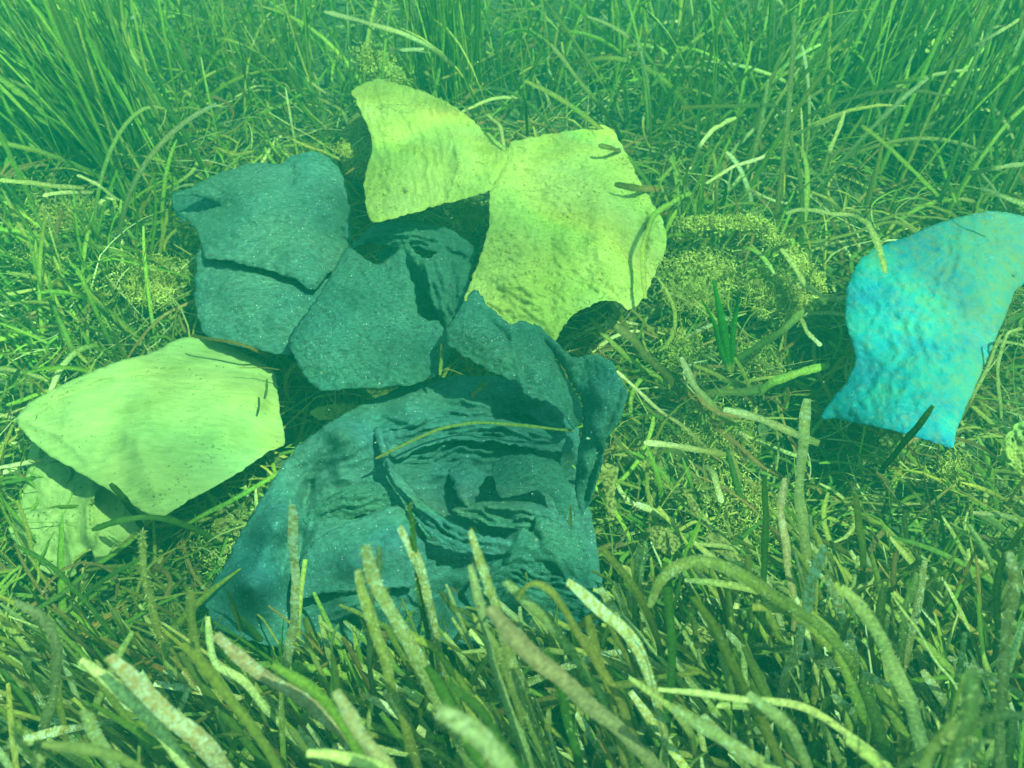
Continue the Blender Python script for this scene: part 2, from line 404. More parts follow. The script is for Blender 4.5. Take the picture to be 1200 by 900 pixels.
BULGE, WRINKLE = 0.25, 0.62
def sheet(name, outline, ctrl, mat, parent, step=3.0, bulge=0.0, blen=20.0, ridges=(), steps=(), wr=(0.004, 0.02, 0.0, 1.0),
          fine=0.0012, closed=0.0, thick=0.0014, rough_edge=1.0, seed=0, pull=3.0, pleats=()):
    """outline, ctrl: (x, y, height above the seabed) traced from the photograph; every point gets its own height.
    wr: amplitude, frequency per px, direction (rad), stretch along it. closed > 0 gives the bag an underside that far down."""
    oc = catmull(outline, step)
    for i in range(len(oc)):
        oc[i, 0] += rough_edge * 1.3 * noise.noise((oc[i, 0] * 0.16, oc[i, 1] * 0.16, seed)) * 2
        oc[i, 1] += rough_edge * 1.3 * noise.noise((oc[i, 0] * 0.16, oc[i, 1] * 0.16, seed + 9)) * 2
    x0, y0 = oc[:, :2].min(0); x1, y1 = oc[:, :2].max(0)
    gx, gy = np.meshgrid(np.arange(x0, x1, step), np.arange(y0, y1, step * 0.87))
    gx = gx + (np.arange(gx.shape[0]) % 2)[:, None] * step * 0.5
    P = np.stack([gx.ravel(), gy.ravel()], -1)
    P = P + rng.normal(0, step * 0.08, P.shape)
    P = P[inside(P, oc)]
    d, _, _ = seg_dist(P, oc, True)
    P = P[d > step * 0.6]
    allp = [Vector(p[:2]) for p in oc] + [Vector(p) for p in P]
    nb = len(oc)
    edges = [(i, (i + 1) % nb) for i in range(nb)]
    vs, es, fs, *_ = delaunay_2d_cdt(allp, edges, [], 1, 1e-4)
    V = np.array([(v.x, v.y) for v in vs])
    K = np.array(list(oc[::3]) + [tuple(c) for c in ctrl], float)
    D2 = (V[:, None, 0] - K[None, :, 0]) ** 2 + (V[:, None, 1] - K[None, :, 1]) ** 2 + 160.0
    W = D2 ** (-pull / 2)
    W[:, len(oc[::3]):] *= 7.0
    h = (W * K[None, :, 2]).sum(1) / W.sum(1)
    db, _, _ = seg_dist(V, oc, True)
    bulge *= BULGE
    if bulge: h = h + bulge * (1 - np.exp(-db / blen)) - bulge * 0.25
    for rl, amp, w in ridges:
        d, s, t = seg_dist(V, rl)
        wob = np.array([0.75 + 0.7 * noise.noise((p[0] * .04, p[1] * .04, amp * 900)) for p in V])
        h = h + amp * np.exp(-(d / w) ** 1.25) * np.clip(np.minimum(t, 1 - t) * 6 + 0.25, 0, 1) * wob
    for rl, amp, w, side in steps:
        d, s, t = seg_dist(V, rl)
        e = np.clip(np.minimum(t, 1 - t) * 6, 0, 1)
        h = h + amp * np.where(s * side > 0, np.exp(-d / w), np.exp(-(d / 1.5) ** 2)) * e
    for rl, amp, lam, reach in pleats:      # families of creases running along a guide line
        d, s, t = seg_dist(V, rl)
        e = np.exp(-(d / reach) ** 2) * np.clip(np.minimum(t, 1 - t) * 5 + .1, 0, 1)
        wob = np.array([noise.noise((p[0] * .018, p[1] * .018, lam)) * 1.6 + .5 * noise.noise((p[0] * .06, p[1] * .06, lam + 4)) for p in V])
        mod = np.array([.65 + .8 * noise.noise((p[0] * .03, p[1] * .03, lam + 20)) for p in V])
        h = h + amp * (1 - 2 * np.abs(np.sin((d * s / lam + wob) * math.pi))) * e * np.clip(mod, 0.1, 1.5)
    a, fr, th, st = wr
    a *= WRINKLE
    c_, s_ = math.cos(th), math.sin(th)
    edge_f = np.clip(db / 6, 0.25, 1)
    nz = np.empty(len(V)); nf = np.empty(len(V))
    for i, p in enumerate(V):
        u = (p[0] * c_ + p[1] * s_) * fr / st; v = (-p[0] * s_ + p[1] * c_) * fr
        wv = 0.6 * noise.noise((u * .7, v * .7, seed + 30))
        q = noise.noise((u + wv, v + wv, seed)) 
        nz[i] = (1 - abs(q) * 2.6) * 0.45 + 0.45 * (1 - abs(noise.noise((u * 2.3 + wv, v * 2.3, seed + 5))) * 2.6) + 0.3 * (1 - abs(noise.noise((u * 5, v * 5, seed + 7))) * 3)
        nf[i] = noise.noise((p[0] * .22, p[1] * .22, seed + 11))
    h = h + (a * nz + fine * nf) * edge_f
    if parent is not None and parent.name == 'wrinkled_dark_sheet': h = .125 + (h - .125) * (.85 if name == 'sheet_base' else .70)
    W3 = at_h(V[:, 0], V[:, 1], h)
    faces = [tuple(f) for f in fs]
    o3 = W3; fl = faces
    if closed:
        n = len(V); dn = closed * (1 - np.exp(-db / (blen * 0.6))) + 0.0008
        under = at_h(V[:, 0], V[:, 1], h)                 # same outline, belly hanging below
        under[:, 2] -= dn
        o3 = np.vstack([W3, under])
        cnt = {}
        for f in faces:
            for k in range(3):
                e = (f[k], f[(k + 1) % 3]); cnt[frozenset(e)] = None if frozenset(e) in cnt else e
        fl = list(faces) + [tuple(v + n for v in reversed(f)) for f in faces]
        fl += [(e[1], e[0], e[0] + n, e[1] + n) for e in cnt.values() if e]
    # make the upper side face up
    a0, b0, c0 = (W3[i] for i in faces[0])
    if np.cross(b0 - a0, c0 - a0)[2] < 0: fl = [tuple(reversed(f)) for f in fl]
    if parent is None or not isinstance(parent, bpy.types.Object):
        o = recentre(mesh_obj(name, o3, fl, mat))
    else:
        o = mesh_obj(name, o3, fl, mat, parent)
    if not closed:
        md = o.modifiers.new('thickness', 'SOLIDIFY'); md.thickness = thick; md.offset = -1
    return o

def root_at(name, px, py):
    p = at_h(px, py, 0.0)
    return empty(name, tuple(p))

# -- cream pair, lower left
S1 = sheet('crumpled_cloth_piece', [(38, 518, .045), (30, 560, .04), (24, 592, .045), (10, 618, .05), (22, 645, .04), (48, 668, .035), (84, 677, .03), (91, 662, .035),
      (106, 643, .05), (113, 660, .04), (140, 645, .04), (163, 620, .05), (176, 602, .055), (150, 575, .05), (110, 545, .05), (70, 520, .05)],
      [(60, 560, .055), (140, 610, .06), (90, 610, .055)], M['cream_dull'], None, step=3, seed=2,
      ridges=[([(108, 560), (112, 600), (108, 645)], .022, 6), ([(70, 600), (82, 640), (88, 668)], .02, 6)],
      steps=[([(14, 612), (40, 600), (70, 596)], .018, 22, 1), ([(112, 565), (118, 575), (104, 590), (104, 640)], .018, 10, 1)], wr=(.005, .03, .6, 1.5))
tag(S1, 'dull cream crumpled cloth piece tucked under the large pale cream bag at lower left', 'cloth')
S2 = sheet('cream_bag', [(19, 490, .10), (33, 473, .11), (60, 457, .12), (100, 438, .12), (140, 423, .12), (180, 412, .115), (207, 398, .11), (230, 394, .10), (267, 404, .095), (300, 420, .09),
      (322, 437, .08), (328, 480, .085), (334, 519, .09), (313, 530, .11), (283, 551, .125), (250, 571, .13), (217, 588, .13), (193, 604, .125), (173, 602, .12), (147, 586, .125),
      (115, 567, .12), (90, 552, .115), (60, 535, .11), (40, 519, .10), (25, 503, .10)],
      [(180, 500, .135), (100, 490, .13), (250, 500, .13), (290, 470, .115), (180, 560, .135)], M['cream'], None, step=2.8, seed=4, bulge=.004, blen=14, closed=.010,
      ridges=[([(28, 492), (70, 466), (120, 447), (180, 436), (250, 430), (315, 440)], -.006, 3), ([(26, 488), (70, 461), (120, 442), (180, 431), (250, 425), (315, 436)], .003, 3), ([(190, 440), (160, 520), (185, 590)], .008, 30),
              ([(24, 492), (70, 510), (110, 550)], .004, 7), ([(115, 560), (145, 540), (150, 500)], .003, 8)],
      wr=(.0035, .018, -.4, 2.0), fine=.0004, rough_edge=.6)
tag(S2, 'large smooth pale cream cloth bag with a pointed left corner and hemmed top', 'bag')

# -- slate cloth with the split, upper left
R = root_at('slate_cloth', 310, 300)
tag(R, 'pale slate grey cloth with a long split across its middle, left of the yellow cloths', 'cloth')
sheet('lower_panel', [(236, 290, .13), (229, 318, .13), (227, 345, .12), (231, 368, .12), (238, 391, .12), (262, 402, .12), (297, 409, .125), (338, 415, .13), (352, 395, .13), (378, 352, .135), (402, 325, .12),
      (390, 300, .12), (310, 285, .13)], [(290, 340, .148), (330, 360, .148)], M['slate_pale'], R, seed=6, bulge=.016, blen=9, wr=(.005, .03, .15, 2), fine=.0016)
sheet('upper_panel', [(204, 228, .135), (223, 220, .14), (247, 207, .15), (280, 195, .15), (297, 190, .15), (327, 192, .15), (340, 183, .15), (367, 178, .15), (387, 186, .145), (401, 204, .14), (408, 234, .13),
      (413, 262, .12), (409, 290, .13), (394, 312, .14), (381, 325, .145), (368, 341, .15), (347, 329, .158), (320, 318, .16), (287, 310, .16), (263, 304, .16), (240, 303, .15), (235, 283, .13),
      (229, 270, .11), (217, 257, .10), (208, 249, .10), (222, 249, .10), (240, 247, .105), (259, 241, .13), (243, 233, .145), (223, 229, .14)],
      [(300, 240, .165), (340, 260, .165), (370, 230, .155), (280, 280, .16), (340, 300, .16)], M['slate_pale'], R, seed=8, bulge=.018, blen=10,
      ridges=[([(335, 186), (342, 200), (338, 225)], -.012, 8), ([(262, 220), (290, 212), (330, 208)], .005, 7), ([(398, 262), (404, 280), (410, 284)], -.012, 3)], wr=(.007, .025, .1, 2), fine=.002)

sheet('pocket_shade_sheet', [(203, 226, .10), (230, 222, .105), (262, 238, .11), (258, 254, .10), (235, 262, .09), (214, 258, .09), (202, 244, .09)], [], M['slate_dark'], R, seed=9, wr=(.002, .05, 0, 1))  # added sheet, its darker cloth colour stands for shade in the hollow
tag(bpy.data.objects['pocket_shade_sheet'], 'dark sheet behind the notch, coloured to stand for the shade inside')

# -- yellow cloth, top centre, with the piece behind
S4 = sheet('yellow_cloth_scrap', [(398, 158, .06), (416, 132, .07), (430, 140, .08), (440, 170, .09), (438, 200, .08), (426, 212, .06), (408, 206, .05), (400, 190, .05), (404, 172, .06)], [(420, 175, .075)], M['leafy'], None, step=3, seed=12)
tag(S4, 'small dark olive scrap of cloth poking out left of the upper yellow cloth', 'cloth')
S3 = sheet('yellow_cloth', [(411, 107, .16), (425, 98, .15), (446, 92, .145), (471, 99, .14), (505, 111, .14), (531, 124, .14), (554, 141, .145), (573, 158, .15), (592, 173, .16), (594, 187, .165), (586, 202, .17), (574, 223, .18),
      (556, 228, .19), (539, 234, .195), (508, 241, .20), (486, 249, .205), (455, 257, .21), (437, 261, .21), (429, 245, .20), (427, 215, .20), (431, 192, .19), (436, 173, .18), (433, 154, .175), (423, 132, .17), (416, 117, .165)],
      [(470, 150, .165), (500, 190, .19), (460, 210, .20), (540, 190, .182)], M['yellow_stringy'], None, step=2.6, seed=14, pleats=[([(440, 100), (450, 160), (450, 250)], .0022, 9, 40), ([(500, 110), (510, 170), (500, 240)], .0022, 10, 35)], bulge=0, blen=10, closed=.006,
      ridges=[([(530, 150), (538, 190), (528, 232)], .01, 7), ([(510, 150), (505, 200), (500, 240)], -.005, 6), ([(440, 232), (470, 226), (500, 232)], -.009, 8), ([(594, 180), (578, 200), (576, 220)], .008, 5),
              ([(460, 110), (450, 150), (465, 200)], .006, 12)], wr=(.007, .06, 1.3, 3.2), fine=.001)
tag(S3, 'smaller ribbed yellow cloth with a curved top edge, touching the larger yellow cloth', 'cloth')

# -- slate cloth, middle
R = root_at('slate_cloth', 450, 380)
tag(R, 'dark slate coarse cloth with a crumpled roll behind it, below the smaller yellow cloth', 'cloth')
sheet('back_roll', [(406, 292, .135), (420, 279, .14), (436, 264, .145), (462, 258, .145), (489, 260, .145), (524, 267, .14), (543, 279, .13), (561, 294, .12), (556, 312, .12), (540, 312, .13), (514, 300, .14),
      (490, 292, .14), (470, 292, .15), (450, 288, .15), (430, 284, .15)], [(480, 276, .17)], M['slate'], R, step=2.4, seed=20, bulge=.02, blen=7, pleats=[([(410, 290), (470, 272), (520, 282), (560, 300)], .005, 8, 16)],
      ridges=[([(420, 284), (470, 270), (520, 280), (552, 300)], .012, 4), ([(440, 270), (500, 272), (548, 290)], -.01, 4)], wr=(.008, .06, .25, 4), fine=.003)
sheet('side_fold', [(440, 296, .10), (470, 288, .17), (477, 284, .18), (487, 296, .175), (500, 303, .165), (520, 294, .15), (541, 302, .14), (553, 310, .14), (550, 330, .15), (544, 353, .16), (537, 364, .16), (524, 384, .16),
      (528, 400, .13), (520, 420, .11), (500, 400, .10), (480, 350, .10)], [(505, 335, .165), (525, 330, .165), (515, 360, .17), (488, 340, .11), (500, 372, .11)], M['slate'], R, step=2.4, seed=22, pleats=[([(496, 300), (508, 340), (528, 385)], .004, 13, 24)],
      ridges=[([(498, 305), (506, 345), (523, 380)], .02, 7), ([(526, 300), (532, 330), (536, 360)], -.016, 4), ([(512, 300), (522, 345), (530, 368)], .008, 4)], wr=(.006, .05, 1.2, 3), fine=.002)
sheet('main_panel', [(404, 291, .15), (416, 294, .16), (430, 304, .165), (440, 309, .165), (452, 305, .17), (462, 297, .178), (471, 291, .18), (476, 299, .18), (477, 316, .18), (485, 336, .18), (489, 364, .175), (500, 375, .17),
      (514, 376, .165), (522, 390, .16), (528, 412, .15), (518, 437, .15), (500, 444, .16), (480, 452, .165), (450, 453, .17), (420, 455, .17), (400, 456, .17), (381, 459, .17), (371, 456, .165), (359, 445, .165),
      (347, 425, .165), (338, 398, .165), (352, 375, .165), (375, 345, .165), (395, 310, .16)],
      [(430, 350, .178), (420, 400, .178), (460, 410, .178), (390, 400, .176), (500, 410, .166)], M['slate'], R, seed=24, bulge=.02, blen=8,
      ridges=[([(404, 300), (430, 330), (470, 310)], -.006, 10), ([(345, 400), (380, 360), (400, 320)], .006, 8)], wr=(.006, .03, .3, 1.6), fine=.0028)

# -- the large yellow cloth
S5 = sheet('yellow_cloth', [(595, 173, .15), (603, 165, .15), (640, 158, .15), (675, 152, .15), (701, 147, .15), (717, 151, .15), (728, 170, .15), (739, 191, .15), (752, 216, .15), (764, 236, .145), (776, 256, .14), (781, 275, .13),
      (780, 294, .12), (772, 310, .11), (764, 330, .12), (757, 345, .13), (746, 359, .15), (735, 363, .16), (722, 353, .175), (703, 353, .18), (684, 361, .185), (668, 372, .185), (659, 383, .185), (652, 399, .18), (640, 392, .175),
      (620, 392, .17), (595, 390, .17), (570, 370, .175), (545, 354, .185), (552, 328, .18), (565, 294, .18), (573, 264, .175), (574, 226, .165), (584, 203, .16)],
      [(650, 230, .175), (690, 220, .168), (650, 300, .19), (700, 290, .185), (600, 320, .192), (640, 345, .195), (715, 330, .185), (760, 290, .135)], M['yellow'], None, step=3.0, seed=30, pleats=[([(555, 330), (600, 350), (650, 365)], .0016, 12, 40), ([(575, 280), (620, 290), (680, 300)], .0022, 14, 40)], bulge=0, blen=12, closed=.006,
      ridges=[([(757, 245), (754, 290), (755, 345)], -.012, 4), ([(590, 260), (620, 300), (610, 350)], .006, 18), ([(640, 250), (650, 320), (645, 380)], -.012, 22), ([(700, 200), (700, 280), (715, 340)], .010, 30),
              ([(560, 310), (600, 330), (640, 350)], .004, 4), ([(556, 325), (590, 345), (625, 362)], -.004, 4), ([(575, 290), (610, 296), (650, 300)], .003, 4)],
      wr=(.007, .045, .35, 1.8), fine=.0016)
tag(S5, 'large bright yellow crinkled cloth, the bigger of the two yellow ones, lying right of centre', 'cloth')

# -- big wrinkled dark sheet
R = root_at('wrinkled_dark_sheet', 480, 620)
tag(R, 'large dark blue green wrinkled cloth sheet with many folds, sprawled behind the foreground seagrass', 'cloth')
sheet('sheet_base', [(240, 700, .07), (263, 662, .09), (282, 624, .10), (308, 582, .11), (331, 545, .12), (350, 522, .125), (384, 496, .125), (418, 477, .125), (452, 462, .125), (482, 450, .13), (530, 441, .135), (580, 440, .135),
      (612, 450, .13), (650, 470, .11), (676, 500, .10), (684, 540, .09), (690, 590, .09), (700, 640, .08), (706, 690, .07), (700, 728, .05), (640, 750, .04), (560, 756, .05), (480, 754, .05), (400, 757, .05), (330, 759, .05),
      (285, 748, .05), (252, 735, .05)],
      [(320, 620, .15), (300, 680, .13), (360, 560, .09), (350, 640, .10), (350, 700, .06), (400, 600, .11), (440, 640, .14), (420, 700, .11), (480, 480, .165), (560, 470, .165), (600, 500, .11), (650, 540, .07), (460, 540, .13),
       (520, 540, .13), (560, 580, .09), (620, 600, .09), (520, 690, .09), (600, 690, .10), (660, 680, .11), (400, 510, .16), (430, 590, .10)],
      M['slate_dark'], R, step=2.6, seed=40, pull=3.2,
      pleats=[([(440, 500), (500, 490), (560, 488), (620, 497), (670, 515)], 0.0090, 13, 30), ([(450, 540), (520, 530), (600, 525), (660, 545)], 0.0090, 11, 26),
              ([(360, 570), (400, 545), (440, 520)], .004, 12, 26), ([(345, 690), (352, 640), (372, 580), (420, 525)], .005, 15, 22), ([(430, 645), (500, 650), (580, 650), (660, 640)], .004, 10, 18),
              ([(370, 720), (440, 705), (520, 700)], .004, 12, 24), ([(290, 690), (320, 610), (370, 540), (440, 480)], .0018, 26, 50)],
      ridges=[([(440, 475), (390, 515), (345, 580), (310, 640), (275, 720)], .022, 24), ([(370, 545), (358, 590), (352, 640), (345, 720)], -.03, 9),
              ([(365, 575), (400, 560), (440, 566)], .014, 8), ([(370, 600), (420, 575), (470, 580)], .012, 9), ([(455, 500), (520, 487), (590, 500), (650, 510)], .016, 6),
              ([(450, 512), (500, 503), (560, 512), (640, 520)], -.014, 5), ([(455, 525), (510, 520), (570, 528), (640, 540)], .014, 7), ([(470, 545), (520, 540), (560, 548)], -.010, 5),
              ([(475, 560), (520, 555), (556, 540)], .010, 6), ([(480, 470), (540, 462), (600, 475)], -.006, 4), ([(440, 655), (500, 650), (580, 652)], .014, 10), ([(430, 640), (500, 634), (600, 640)], -.016, 6),
              ([(380, 690), (430, 680), (480, 692)], -.014, 6), ([(360, 650), (410, 622), (470, 610)], .006, 20), ([(495, 705), (530, 690), (560, 712)], -.03, 13),
              ([(560, 665), (620, 650), (670, 672), (690, 700)], .02, 10)],
      steps=[([(352, 690), (400, 692), (440, 690), (470, 680)], .02, 26, -1), ([(400, 515), (445, 505), (520, 492), (600, 498)], .010, 12, 1)], wr=(.003, .03, -.35, 4.0), fine=.0008)
sheet('twisted_fold', [(438, 505, .15), (446, 500, .16), (452, 520, .165), (462, 548, .17), (480, 570, .175), (502, 592, .18), (530, 612, .175), (560, 626, .165), (600, 632, .15), (625, 640, .13), (600, 650, .13), (560, 648, .14),
      (530, 642, .15), (505, 628, .16), (488, 606, .165), (470, 584, .165), (455, 560, .16), (446, 535, .155)], [(500, 612, .185)], M['slate_dark'], R, step=2.2, seed=42, bulge=.004, blen=6, pleats=[([(442, 505), (458, 555), (490, 595), (540, 625), (600, 640)], 0.0080, 8, 16)],
      ridges=[([(442, 505), (458, 555), (490, 595), (540, 625), (600, 640)], .014, 4), ([(450, 510), (466, 555), (500, 590), (550, 618)], -.012, 3.5), ([(460, 570), (500, 615), (560, 642)], -.01, 3)], wr=(.005, .09, .9, 4), fine=.002)
sheet('upper_fold', [(444, 508, .15), (480, 495, .165), (530, 487, .17), (580, 490, .165), (630, 500, .155), (668, 512, .14), (670, 530, .13), (640, 528, .14), (600, 520, .15), (550, 516, .155), (500, 522, .155), (462, 538, .15)],
      [(540, 503, .175)], M['slate_dark'], R, step=2.2, seed=44, bulge=.004, blen=6, pleats=[([(450, 522), (520, 505), (590, 505), (668, 522)], 0.0080, 8, 16)],
      ridges=[([(450, 515), (520, 495), (590, 500), (655, 515)], .010, 4), ([(456, 525), (520, 507), (590, 511), (650, 522)], -.009, 3), ([(470, 530), (530, 514), (600, 517)], .006, 3)], wr=(.005, .06, 0, 4), fine=.0015)
sheet('middle_fold', [(576, 545, .14), (590, 535, .16), (615, 532, .165), (640, 536, .16), (660, 547, .15), (667, 570, .14), (673, 603, .12), (668, 625, .11), (655, 600, .135), (645, 580, .15), (628, 575, .16), (605, 580, .165), (586, 584, .16), (580, 565, .15)],
      [(625, 552, .185), (655, 570, .165)], M['slate'], R, step=2.6, seed=46, bulge=.004, blen=6, wr=(.005, .04, .2, 2), fine=.0014)
sheet('small_fold', [(526, 552, .13), (545, 540, .14), (558, 548, .135), (572, 552, .13), (562, 575, .13), (548, 592, .135), (536, 582, .14), (530, 565, .14)], [(545, 565, .15)], M['slate_dark'], R, step=2.6, seed=48,
      ridges=[([(532, 556), (540, 575), (546, 590)], .01, 4)], wr=(.006, .08, 1, 2), rough_edge=1.6)
sheet('lower_fold', [(530, 598, .125), (560, 588, .14), (600, 586, .15), (630, 590, .15), (655, 602, .145), (672, 618, .13), (680, 640, .11), (655, 640, .12), (620, 626, .135), (590, 618, .135), (560, 612, .13)],
      [(610, 603, .165)], M['slate_dark'], R, step=2.2, seed=50, bulge=.004, blen=6, pleats=[([(532, 600), (580, 602), (630, 612), (678, 635)], 0.0080, 8, 14)], ridges=[([(540, 600), (580, 602), (625, 618), (660, 630)], -.010, 3.5), ([(560, 594), (610, 596), (655, 610)], 0.0120, 4)], wr=(.005, .07, .3, 3), fine=.002)
sheet('corner_fold', [(560, 655, .10), (580, 640, .12), (600, 625, .14), (612, 618, .155), (624, 624, .16), (629, 604, .165), (650, 612, .16), (676, 624, .15), (690, 650, .13), (695, 690, .10), (680, 715, .08), (650, 700, .09), (620, 680, .10), (590, 672, .10)],
      [(650, 650, .165), (606, 645, .15)], M['slate'], R, step=2.8, seed=52, bulge=.004, blen=7, pleats=[([(570, 660), (610, 650), (660, 670), (690, 700)], 0.0060, 11, 14)], ridges=[([(624, 620), (636, 650), (660, 690)], -.016, 6), ([(612, 620), (600, 650), (590, 668)], 0.0160, 4)], wr=(.006, .04, 1.0, 2), fine=.0014)
sheet('bottom_fold', [(545, 700, .08), (560, 672, .11), (590, 655, .13), (620, 650, .135), (650, 660, .13), (680, 682, .11), (705, 705, .08), (700, 740, .05), (640, 745, .05), (580, 735, .05)], [(620, 690, .13)], M['slate'], R, step=2.4, seed=54, pleats=[([(550, 700), (600, 672), (650, 680), (700, 715)], 0.0080, 9, 25)],
      bulge=.004, blen=7, ridges=[([(560, 680), (600, 664), (650, 675), (690, 705)], .01, 4), ([(570, 690), (610, 677), (655, 690), (690, 715)], -.008, 4)], wr=(.005, .05, .2, 3), fine=.0014)
sheet('inner_fold', [(355, 610, .10), (375, 590, .125), (405, 572, .14), (430, 563, .145), (455, 570, .145), (472, 585, .14), (455, 598, .12), (420, 605, .11), (385, 618, .10)], [(420, 583, .155)], M['slate'], R, step=2.4, seed=56, pleats=[([(365, 608), (400, 588), (465, 582)], 0.0060, 8, 14)],
      bulge=.004, blen=7, ridges=[([(370, 605), (405, 585), (455, 582)], .006, 4)], wr=(.006, .06, -.5, 3), fine=.0026)
sheet('front_panel', [(350, 700, .08), (352, 660, .11), (370, 632, .135), (410, 612, .145), (460, 592, .15), (480, 600, .15), (495, 625, .145), (500, 660, .135), (490, 685, .12), (450, 690, .125), (420, 692, .12), (385, 694, .11)],
      [(420, 650, .165), (460, 630, .165)], M['slate_dark'], R, step=3, seed=58, bulge=.004, blen=9, wr=(.003, .025, -.5, 2), fine=.0008)

# -- slate flap over the yellow cloth, right
R = root_at('slate_cloth', 640, 450)
tag(R, 'dark flecked cloth in two flaps, its tip over the foot of the large yellow cloth', 'cloth')
sheet('left_flap', [(556, 339, .235), (540, 360, .23), (524, 386, .215), (526, 404, .21), (551, 422, .21), (580, 437, .21), (601, 446, .205), (613, 456, .20), (622, 466, .20), (640, 470, .195), (658, 482, .19), (673, 501, .18),
      (684, 486, .14), (672, 455, .14), (655, 428, .15), (640, 400, .17), (632, 384, .20), (611, 375, .215), (597, 380, .225), (572, 357, .23)],
      [(560, 390, .228), (590, 415, .225), (630, 440, .212), (640, 420, .19), (655, 450, .175)], M['slate'], R, step=2.6, seed=60, bulge=.008, blen=5,
      ridges=[([(570, 372), (592, 392), (600, 405)], -.008, 5), ([(598, 382), (603, 415), (611, 452)], .007, 4), ([(604, 382), (610, 415), (618, 452)], -.006, 4), ([(630, 400), (650, 440), (668, 485)], .006, 7)], wr=(.003, .04, .7, 2), fine=.0016, rough_edge=1.3)
sheet('right_flap', [(626, 378, .19), (651, 400, .20), (672, 418, .205), (697, 415, .215), (718, 424, .22), (726, 443, .22), (735, 461, .22), (726, 493, .21), (709, 518, .19), (704, 550, .16), (693, 582, .13), (682, 604, .11),
      (674, 575, .12), (677, 530, .14), (684, 495, .15), (680, 465, .15), (660, 432, .155), (640, 402, .17)],
      [(700, 460, .222), (700, 500, .21), (690, 540, .17), (670, 430, .19), (680, 450, .185)], M['slate'], R, step=2.6, seed=62, bulge=.008, blen=5,
      ridges=[([(728, 450), (722, 480), (706, 512)], -.006, 4), ([(704, 520), (692, 560), (684, 592)], -.014, 4), ([(714, 520), (700, 555), (690, 590)], .008, 3)], wr=(.004, .035, 1.4, 2.5), fine=.0016)

# -- turquoise bag at right
S6 = sheet('turquoise_bag', [(962, 489, .075), (976, 466, .09), (992, 447, .11), (1003, 420, .13), (997, 398, .14), (991, 373, .145), (993, 337, .15), (1007, 305, .155), (1029, 289, .16), (1064, 277, .16), (1093, 264, .16), (1125, 254, .16),
      (1153, 248, .16), (1182, 249, .155), (1215, 260, .15), (1228, 290, .145), (1215, 318, .14), (1190, 341, .14), (1182, 362, .14), (1168, 394, .145), (1153, 430, .145), (1136, 469, .15), (1121, 504, .15), (1117, 524, .15),
      (1096, 519, .155), (1068, 510, .155), (1040, 503, .15), (1011, 497, .13), (983, 491, .10)],
      [], M['turquoise'], None, step=3.0, seed=70, bulge=.07, blen=34, closed=.03, pull=2.2,
      pleats=[([(1120, 262), (1090, 340), (1050, 420), (1030, 500)], .0016, 24, 60), ([(1010, 330), (1080, 350), (1160, 390)], .0012, 17, 50)],
      ridges=[([(1044, 366), (1053, 376), (1062, 378)], -.004, 5), ([(1128, 262), (1122, 330), (1100, 400)], .002, 6), ([(1015, 455), (1022, 475), (1018, 492)], -.002, 4)],
      wr=(.003, .035, .9, 2.0), fine=.0009, rough_edge=.6)
tag(S6, 'turquoise printed plastic bag with pale curling lines and a patchy algal film', 'bag')

# -- small scraps, leaves and oddments
def leaf(name, pts, h, mat, label, cat, seed, amp=.006, step=2.2):
    o = sheet(name, [(x, y, h + amp * math.sin(i * 2.1 + seed)) for i, (x, y) in enumerate(pts)], [], mat, None, step=step, seed=seed, wr=(amp, .07, .8, 1.5), rough_edge=.9, thick=.0009)
    return tag(o, label, cat)
leaf('yellow_scrap', [(362, 484), (372, 477), (390, 474), (420, 472), (412, 484), (395, 492), (375, 492)], .075, M['yellow'], 'yellow scrap showing in the gap between the cream bag and the wrinkled dark sheet', 'cloth', 81)
leaf('yellow_scrap', [(1172, 534), (1178, 512), (1190, 498), (1212, 490), (1222, 520), (1212, 560), (1192, 553)], .20, M['yellow'], 'dull yellow crumpled scrap cut off by the right edge, below the turquoise bag', 'cloth', 82, .012)
leaf('dead_leaf', [(1080, 63), (1092, 50), (1104, 37), (1117, 36), (1116, 53), (1099, 58)], .14, M['yellow'], 'pale triangular leaf scrap among the grass near the top right corner', 'leaf', 83)
leaf('dead_leaf', [(1120, 34), (1131, 16), (1148, 8), (1152, 22), (1140, 40), (1127, 49)], .13, M['leafy'], 'mottled olive leaf scrap right of the pale triangular scrap near the top right corner', 'leaf', 84)
leaf('dead_leaf', [(800, 572), (809, 579), (819, 593), (831, 611), (834, 624), (824, 616), (809, 602), (806, 588)], .12, M['leafy'], 'narrow yellow brown leaf fragment, upper of the two chained fragments right of the dark sheet', 'leaf', 85)
leaf('dead_leaf', [(829, 624), (844, 620), (856, 635), (869, 655), (874, 666), (860, 665), (844, 650), (827, 640)], .12, M['leafy'], 'broad yellow brown leaf fragment just below the narrow one, right of the dark sheet', 'leaf', 86)
leaf('dead_leaf', [(757, 620), (775, 616), (794, 628), (796, 640), (785, 652), (768, 642)], .09, M['leafy'], 'ragged olive leaf fragment left of the broad yellow brown one', 'leaf', 87)
leaf('dead_leaf', [(808, 702), (828, 724), (840, 745), (833, 760), (816, 781), (800, 766), (804, 730)], .11, M['leafy'], 'dark brown squarish leaf fragment below the long arching fuzzy blade', 'leaf', 88)
leaf('dead_leaf', [(728, 662), (745, 668), (760, 684), (757, 706), (744, 710), (734, 686)], .10, M['leafy'], 'olive leaf fragment beside the lower right corner of the dark sheet', 'leaf', 89)
leaf('dead_leaf', [(704, 545), (718, 544), (724, 556), (720, 580), (722, 605), (712, 600), (708, 575)], .11, M['leafy'], 'orange brown strip of dead leaf against the right flap of the dark sheet', 'leaf', 90)
leaf('dead_leaf', [(885, 742), (900, 735), (925, 742), (932, 765), (915, 775), (895, 765)], .10, M['leafy'], 'brown leaf fragment below the orange ball in the right foreground', 'leaf', 91)
